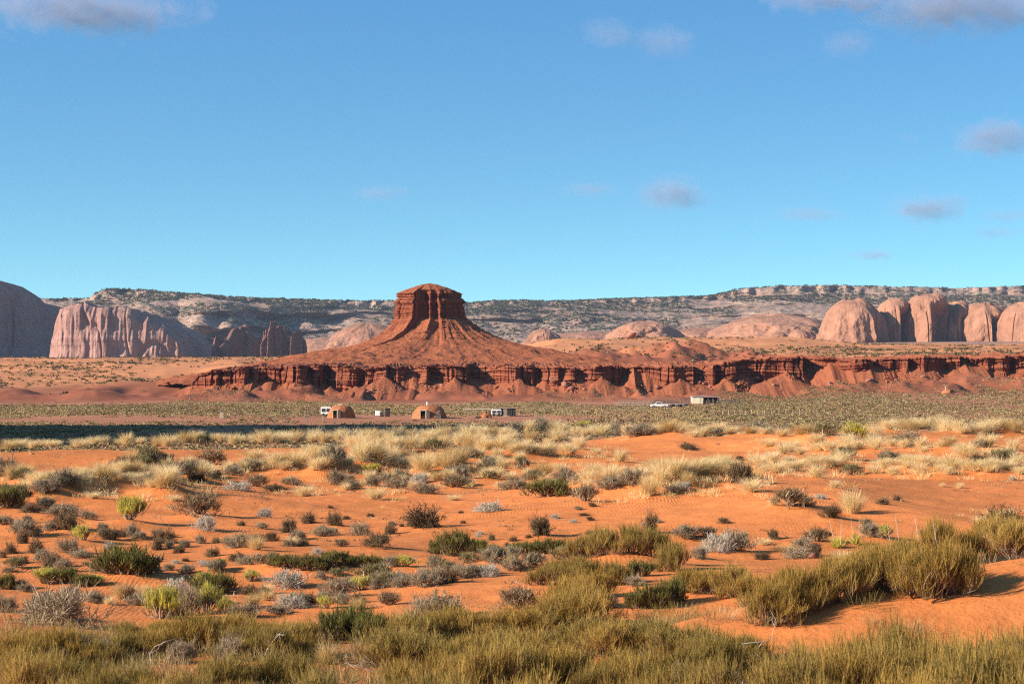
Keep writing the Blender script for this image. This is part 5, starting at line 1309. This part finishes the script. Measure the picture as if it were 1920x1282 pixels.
for k in range(6): b = MB(); b.box((-W / 2 + .3 + k * (W - .6) / 5, -1.64, H / 2 - .1), (.10, .06, H - .1)); b.build('batten', B['dark'], root)
b = MB(); b.box((-W * .2, -1.66, .85), (.85, .08, 1.7)); b.build('door', B['wood'], root)
X, Y, Z, m = spot(909, 783); W, H = 32 * m, 13 * m
root = tag(empty('fallen_hogan', (X, Y - .5, Z)), 'collapsed reddish hogan mound with broken boards before the shade shelter', 'hogan')
nth, nz = 60, 20; th = np.linspace(0, 2 * np.pi, nth, endpoint=False)[None]; t = np.linspace(0, 1, nz)[:, None]
r_ = W / 2 * (1 - t ** 1.6) * (1 + .18 * noise3(np.cos(th) * 2, np.sin(th) * 2, t * 3, 215))
V = np.stack([r_ * np.cos(th) + W * .10 * t, r_ * np.sin(th) * .8, H * t * (1 + .1 * np.cos(th * 3)) - .1], -1).reshape(-1, 3)
obj('mound', mesh('mound', V, gridq(nz, nth, True), B['mud'], False), root)
b = MB()
for k in range(7): b.tube((-W * .42 + k * .22, -W * .36, 0), (-W * .20 + k * .16, -W * .1, H * (.5 + .1 * (k % 3))), .07, .05, 5)
b.build('broken_boards', B['rust'], root)
b = MB(); b.box((-W * .40, -W * .40, .18), (1.3, .5, .36), .2, .6); b.build('debris', B['dark'], root)

# cream shed with an open bay, by the corral
X, Y, Z, m = spot(1307, 756); W, H = 21 * m, 13.5 * m
root = tag(empty('livestock_shed', (X, Y, Z)), 'cream livestock shed with a dark open bay at the foot of the ledge cliff', 'shed')
b = MB(); b.box((0, 0, H / 2 - .15), (W, 4.0, H)); b.build('wall', B['cream'], root, .02)
W2 = 29 * m
b = MB(); b.box((W / 2 + W2 / 2, 1.9, H * .45 - .15), (W2, .12, H * .9)); b.box((W / 2 + W2 - .06, .2, H * .40 - .15), (.12, 3.2, H * .8)); b.build('back_wall', B['dark'], root)
b = MB(); b.prism([(-W / 2 - .2, H - .14), (W / 2, H - .14), (W / 2 + W2 + .3, H * .84), (W / 2 + W2 + .3, H * .84 + .14), (W / 2, H + .02), (-W / 2 - .2, H + .02)], -2.3, 2.2); b.build('roof', B['tin'], root)
for k in range(3): b = MB(); b.tube((W / 2 + (k + 1) * W2 / 3.2, -1.9, -.1), (W / 2 + (k + 1) * W2 / 3.2, -1.9, H * .88), .09, .08, 6); b.build('post', B['wood'], root)
b = MB(); b.box((W * .1, -2.03, .95), (.9, .06, 1.9)); b.build('door', B['cream'], root)

def fence(name, pts, n, h, rails, label, cat, mat='wood', r=.085):
    """posts along a line of ground points with rails between them"""
    L = [spot(*p)[:2] for p in pts]; seg = np.linspace(0, len(L) - 1, n); P = []
    for s in seg:
        i = min(int(s), len(L) - 2); f = s - i
        x, y = L[i][0] * (1 - f) + L[i + 1][0] * f, L[i][1] * (1 - f) + L[i + 1][1] * f; P.append((x, y, gz(x, y)))
    o = P[0]; root = tag(empty(name, o), label, cat)
    for k, p in enumerate(P):
        q = (p[0] - o[0], p[1] - o[1], p[2] - o[2]); b = MB(); hh = h * rng.uniform(.88, 1.15)
        b.tube((q[0], q[1], q[2] - .2), (q[0] + rng.normal(0, .03), q[1], q[2] + hh), r, r * .8, 6); b.build('post', B[mat], root)
    for k in range(rails):
        b = MB(); zr = h * (.32 + .58 * k / max(rails - 1, 1))
        for p, q in zip(P, P[1:]): b.tube((p[0] - o[0], p[1] - o[1], p[2] - o[2] + zr), (q[0] - o[0], q[1] - o[1], q[2] - o[2] + zr), r * .7 if rails > 1 else r * .3, None, 5)
        b.build('rail', B[mat], root)
fence('corral_fence', [(1152, 762), (1225, 762), (1297, 760)], 22, 1.25, 3, 'grey rail corral fence left of the cream livestock shed', 'fence')
fence('corral_fence', [(1160, 757), (1230, 757), (1290, 755)], 16, 1.2, 3, 'farther rail fence closing the back of the corral', 'fence')
fence('corral_fence', [(1318, 759), (1360, 757), (1400, 754)], 14, 1.3, 3, 'rail fence running right from the cream livestock shed', 'fence')
fence('wire_fence', [(424, 779), (500, 778), (585, 777)], 15, 1.2, 1, 'thin wire fence with grey posts between the pale outhouse and the white trailer', 'fence', 'wood', .05)
fence('wire_fence', [(662, 776), (700, 776), (760, 775)], 8, 1.1, 1, 'short wire fence behind the white water tank', 'fence', 'wood', .05)
fence('wire_fence', [(1355, 779), (1420, 778), (1500, 776)], 13, 1.1, 1, 'sparse wire fence on the open plain right of the corral', 'fence', 'pale', .05)
fence('wire_fence', [(968, 775), (1040, 772), (1120, 766)], 14, 1.1, 1, 'wire fence from the board shed towards the corral', 'fence', 'wood', .05)

for px, py, hp, lb in ((571, 791, 22, 'tall bare pole left of the pair in front of the white trailer'), (576, 791, 17, 'shorter bare pole right beside the tall pole'), (605, 791, 13, 'bare pole in front of the white trailer, nearer the hogan'), (456 + 151, 790, 12, 'slim pole close beside the bare pole before the trailer')):
    X, Y, Z, m = spot(px, py); b = MB(); b.tube((0, 0, -.3), (.03, 0, hp * m), .09, .06, 7)
    tag(b.build('pole', B['wood'], None, loc=(X, Y, Z)), lb, 'pole', 'bare poles before the left hogan')
X, Y, Z, m = spot(1372, 755)
root = tag(empty('feed_rack', (X, Y, Z)), 'dark upright post frame with a crossbar right of the cream shed', 'post')
b = MB(); b.tube((0, 0, -.2), (0, 0, 2.1), .12, .1, 7).tube((.5, 0, -.2), (.5, 0, 1.5), .1, .08, 7).tube((-.25, 0, 1.5), (.7, 0, 1.35), .07, .07, 6); b.build('posts', B['dark'], root)
b = MB(); b.box((.1, 0, 2.2), (.45, .3, .3)); b.build('box', B['dark'], root)

def pickup(px, py, label, rz, mirror):
    X, Y, Z, m = spot(px, py); root = tag(empty('pickup_truck', (X, Y, Z), rz), label, 'truck'); s = mirror; root.scale = (.86, .86, .86)
    b = MB(); b.prism([(s * x, z) for x, z in ((-2.6, .45), (2.6, .45), (2.65, .95), (1.55, 1.08), (-2.6, 1.05))], -.92, .92); b.build('body', B['white'], root, .03)
    b = MB(); b.prism([(s * x, z) for x, z in ((-.7, 1.06), (1.5, 1.06), (.85, 1.68), (-.55, 1.70))], -.82, .82); c = b.build('cab', B['white'], root, .02)
    for sd in (-1, 1): b = MB(); b.prism([(s * x, z) for x, z in ((-.5, 1.14), (1.2, 1.14), (.75, 1.58), (-.42, 1.6))], sd * .83 - .01, sd * .83 + .01); b.build('window', B['glass'], c)
    b = MB(); b.prism([(s * 1.47, 1.12), (s * 1.5, 1.12), (s * .92, 1.64), (s * .89, 1.64)], -.72, .72); b.build('windscreen', B['glass'], c)
    for x in (-1.65, 1.75):
        for sd in (-1, 1):
            b = MB(); b.tube((x * s, sd * .74, .36), (x * s, sd * .96, .36), .37, .37, 16); wl = b.build('wheel', B['tyre'], root)
            b = MB(); b.tube((x * s, sd * .955, .36), (x * s, sd * .975, .36), .2, .2, 12); b.build('rim', B['tin'], wl)
    for sd in (-1, 1): b = MB(); b.box((s * 2.66, sd * .7, .78), (.05, .3, .18)); b.build('headlight', B['tin'], root)
pickup(1236, 764, 'white pickup parked along the corral fence left of the cream livestock shed', .03, -1)
for px, py, lb, w_ in ((1259, 763, 'dark stock tank right beside the white pickup', 1.6), (1272, 763, 'dark stock tank midway between the pickup and the cream shed', 2.0), (1284, 762, 'dark feed trough nearest the cream shed', 1.5)):
    X, Y, Z, m = spot(px, py); root = tag(empty('stock_tank', (X, Y, Z)), lb, 'tank', 'dark tanks by the corral')
    b = MB(); b.tube((0, 0, 0), (0, 0, .75), w_ / 2, w_ / 2, 18); b.build('tub', B['dark'], root)
    b = MB()
    for k in range(18):
        a0, a1 = 2 * math.pi * k / 18, 2 * math.pi * (k + 1) / 18; q = w_ / 2
        b.tube((q * math.cos(a0), q * math.sin(a0), .76), (q * math.cos(a1), q * math.sin(a1), .76), .05, .05, 5)
    b.build('rim', B['tin'], root)
X, Y, Z, m = spot(1779, 737)
root = tag(empty('sweat_lodge', (X, Y, Z)), 'low earth shelter with a dark opening at the cliff foot at far right', 'shelter')
V = np.stack([2.4 * (1 - t ** 2) * np.cos(th), 2.0 * (1 - t ** 2) * np.sin(th), 1.7 * t - .1 + 0 * th], -1).reshape(-1, 3)
obj('dome', mesh('dome', V, gridq(nz, nth, True), B['mud'], True), root)
b = MB(); b.box((.5, -1.75, .5), (1.0, .5, 1.1)); b.build('doorway', B['black'], root)  # black box on the dome paints the shade of the opening
X, Y, Z, m = spot(1773, 738); b = MB(); b.tube((0, 0, -.3), (0, 0, 2.2), .16, .13, 8).box((0, 0, 2.25), (.5, .3, .12))
tag(b.build('pole', B['pale'], None, loc=(X, Y, Z)), 'stout pale post left of the low earth shelter at far right', 'post')

# ------------------------------------------------------------------ clouds and air
def cloud(px, py, wpx, hpx, d, dens, label, seed):
    n = NT('cloud vapour'); P = n.pos((1, 1, 1), True)
    ln = n.new('ShaderNodeVectorMath', operation='LENGTH'); n.link(P, ln.inputs[0])
    m1 = n.new('ShaderNodeMapping'); n.link(P, m1.inputs['Vector']); m1.inputs['Location'].default_value = (seed * 3.1, seed * 1.7, 0); m1.inputs['Scale'].default_value = (max(1.0, wpx / hpx) * .55, 1, .8)
    f = n.noise(m1.outputs[0], 2.1, 8, .62, .9)
    fall = n.math('SUBTRACT', 1.0, n.math('POWER', ln.outputs['Value'], 1.4), True)
    dn = n.math('MULTIPLY', n.math('SUBTRACT', n.math('ADD', n.math('MULTIPLY', f, 1.5), n.math('MULTIPLY', fall, .75)), 1.08, True), dens)
    v = n.new('ShaderNodeVolumePrincipled'); v.inputs['Color'].default_value = (.56, .62, .84, 1); n.link(dn, v.inputs['Density']); v.inputs['Anisotropy'].default_value = .0
    n.link(v.outputs[0], n.out.inputs['Volume'])
    import bmesh
    bm = bmesh.new(); bmesh.ops.create_icosphere(bm, subdivisions=3, radius=1.0); me = bpy.data.meshes.new('cloud'); bm.to_mesh(me); bm.free(); me.materials.append(n.m)
    k = d / F
    o = obj('cloud', me, None, (wx(px, d), d, wz(py, d)), (0, 0, 0), (wpx * k * .62, wpx * k * .45, hpx * k * .62))
    tag(o, label, 'cloud', 'thin clouds')
for a in ((712, 362, 112, 34, 'faint lavender wisp above left of the butte'), (1108, 356, 120, 30, 'faint wisp left of the densest small cloud'), (1254, 366, 140, 74, 'densest small grey-lavender cloud, right of centre over the horizon'),
          (1518, 402, 140, 28, 'thin flat streak low at right of centre'), (1740, 390, 150, 56, 'soft low cloud above the dome row'), (1890, 404, 110, 26, 'thin streak at the right edge above the dome row'), (1868, 436, 100, 26, 'lowest thin streak at the right edge'),
          (1868, 258, 160, 76, 'soft cloud at the right edge, halfway up the sky'), (1246, 78, 130, 70, 'faint grey puff high at right of centre'), (1592, 80, 110, 56, 'faint puff high at right, under the long upper cloud'), (1140, 60, 110, 60, 'very faint smudge high, left of the faint grey puff'),
          (1800, 14, 420, 90, 'large grey cloud along the upper right corner'), (1560, -6, 260, 50, 'long grey cloud edge at the top, right of centre'), (150, 18, 420, 86, 'wide grey cloud filling the upper left corner'), (1640, 478, 90, 22, 'barely visible streak low over the far mesa at right'), (1706, 258, 40, 22, 'tiny faint puff left of the soft right-edge cloud')):
    big = a[2] > 200
    cloud(a[0], a[1], a[2] * 1.25, a[3] * 1.25, 7000, (.013 if big else .019) * (.5 if 'faint' in a[4] or 'thin' in a[4] else 1), a[4], a[0] % 97 + 3)

def haze():
    b = MB(); b.box((0, 0, 0), (1, 1, 1)); n = NT('desert air')
    v = n.new('ShaderNodeVolumePrincipled'); v.inputs['Color'].default_value = (.66, .74, .92, 1); v.inputs['Density'].default_value = 3.6e-5; v.inputs['Anisotropy'].default_value = .2
    n.link(v.outputs[0], n.out.inputs['Volume'])
    o = b.build('haze', n.m); z0, z1 = -13.5, 215.0
    o.location = (0, 0, (z0 + z1) / 2); o.scale = (12700, 12700, z1 - z0); tag(o, kind='stuff')
haze()
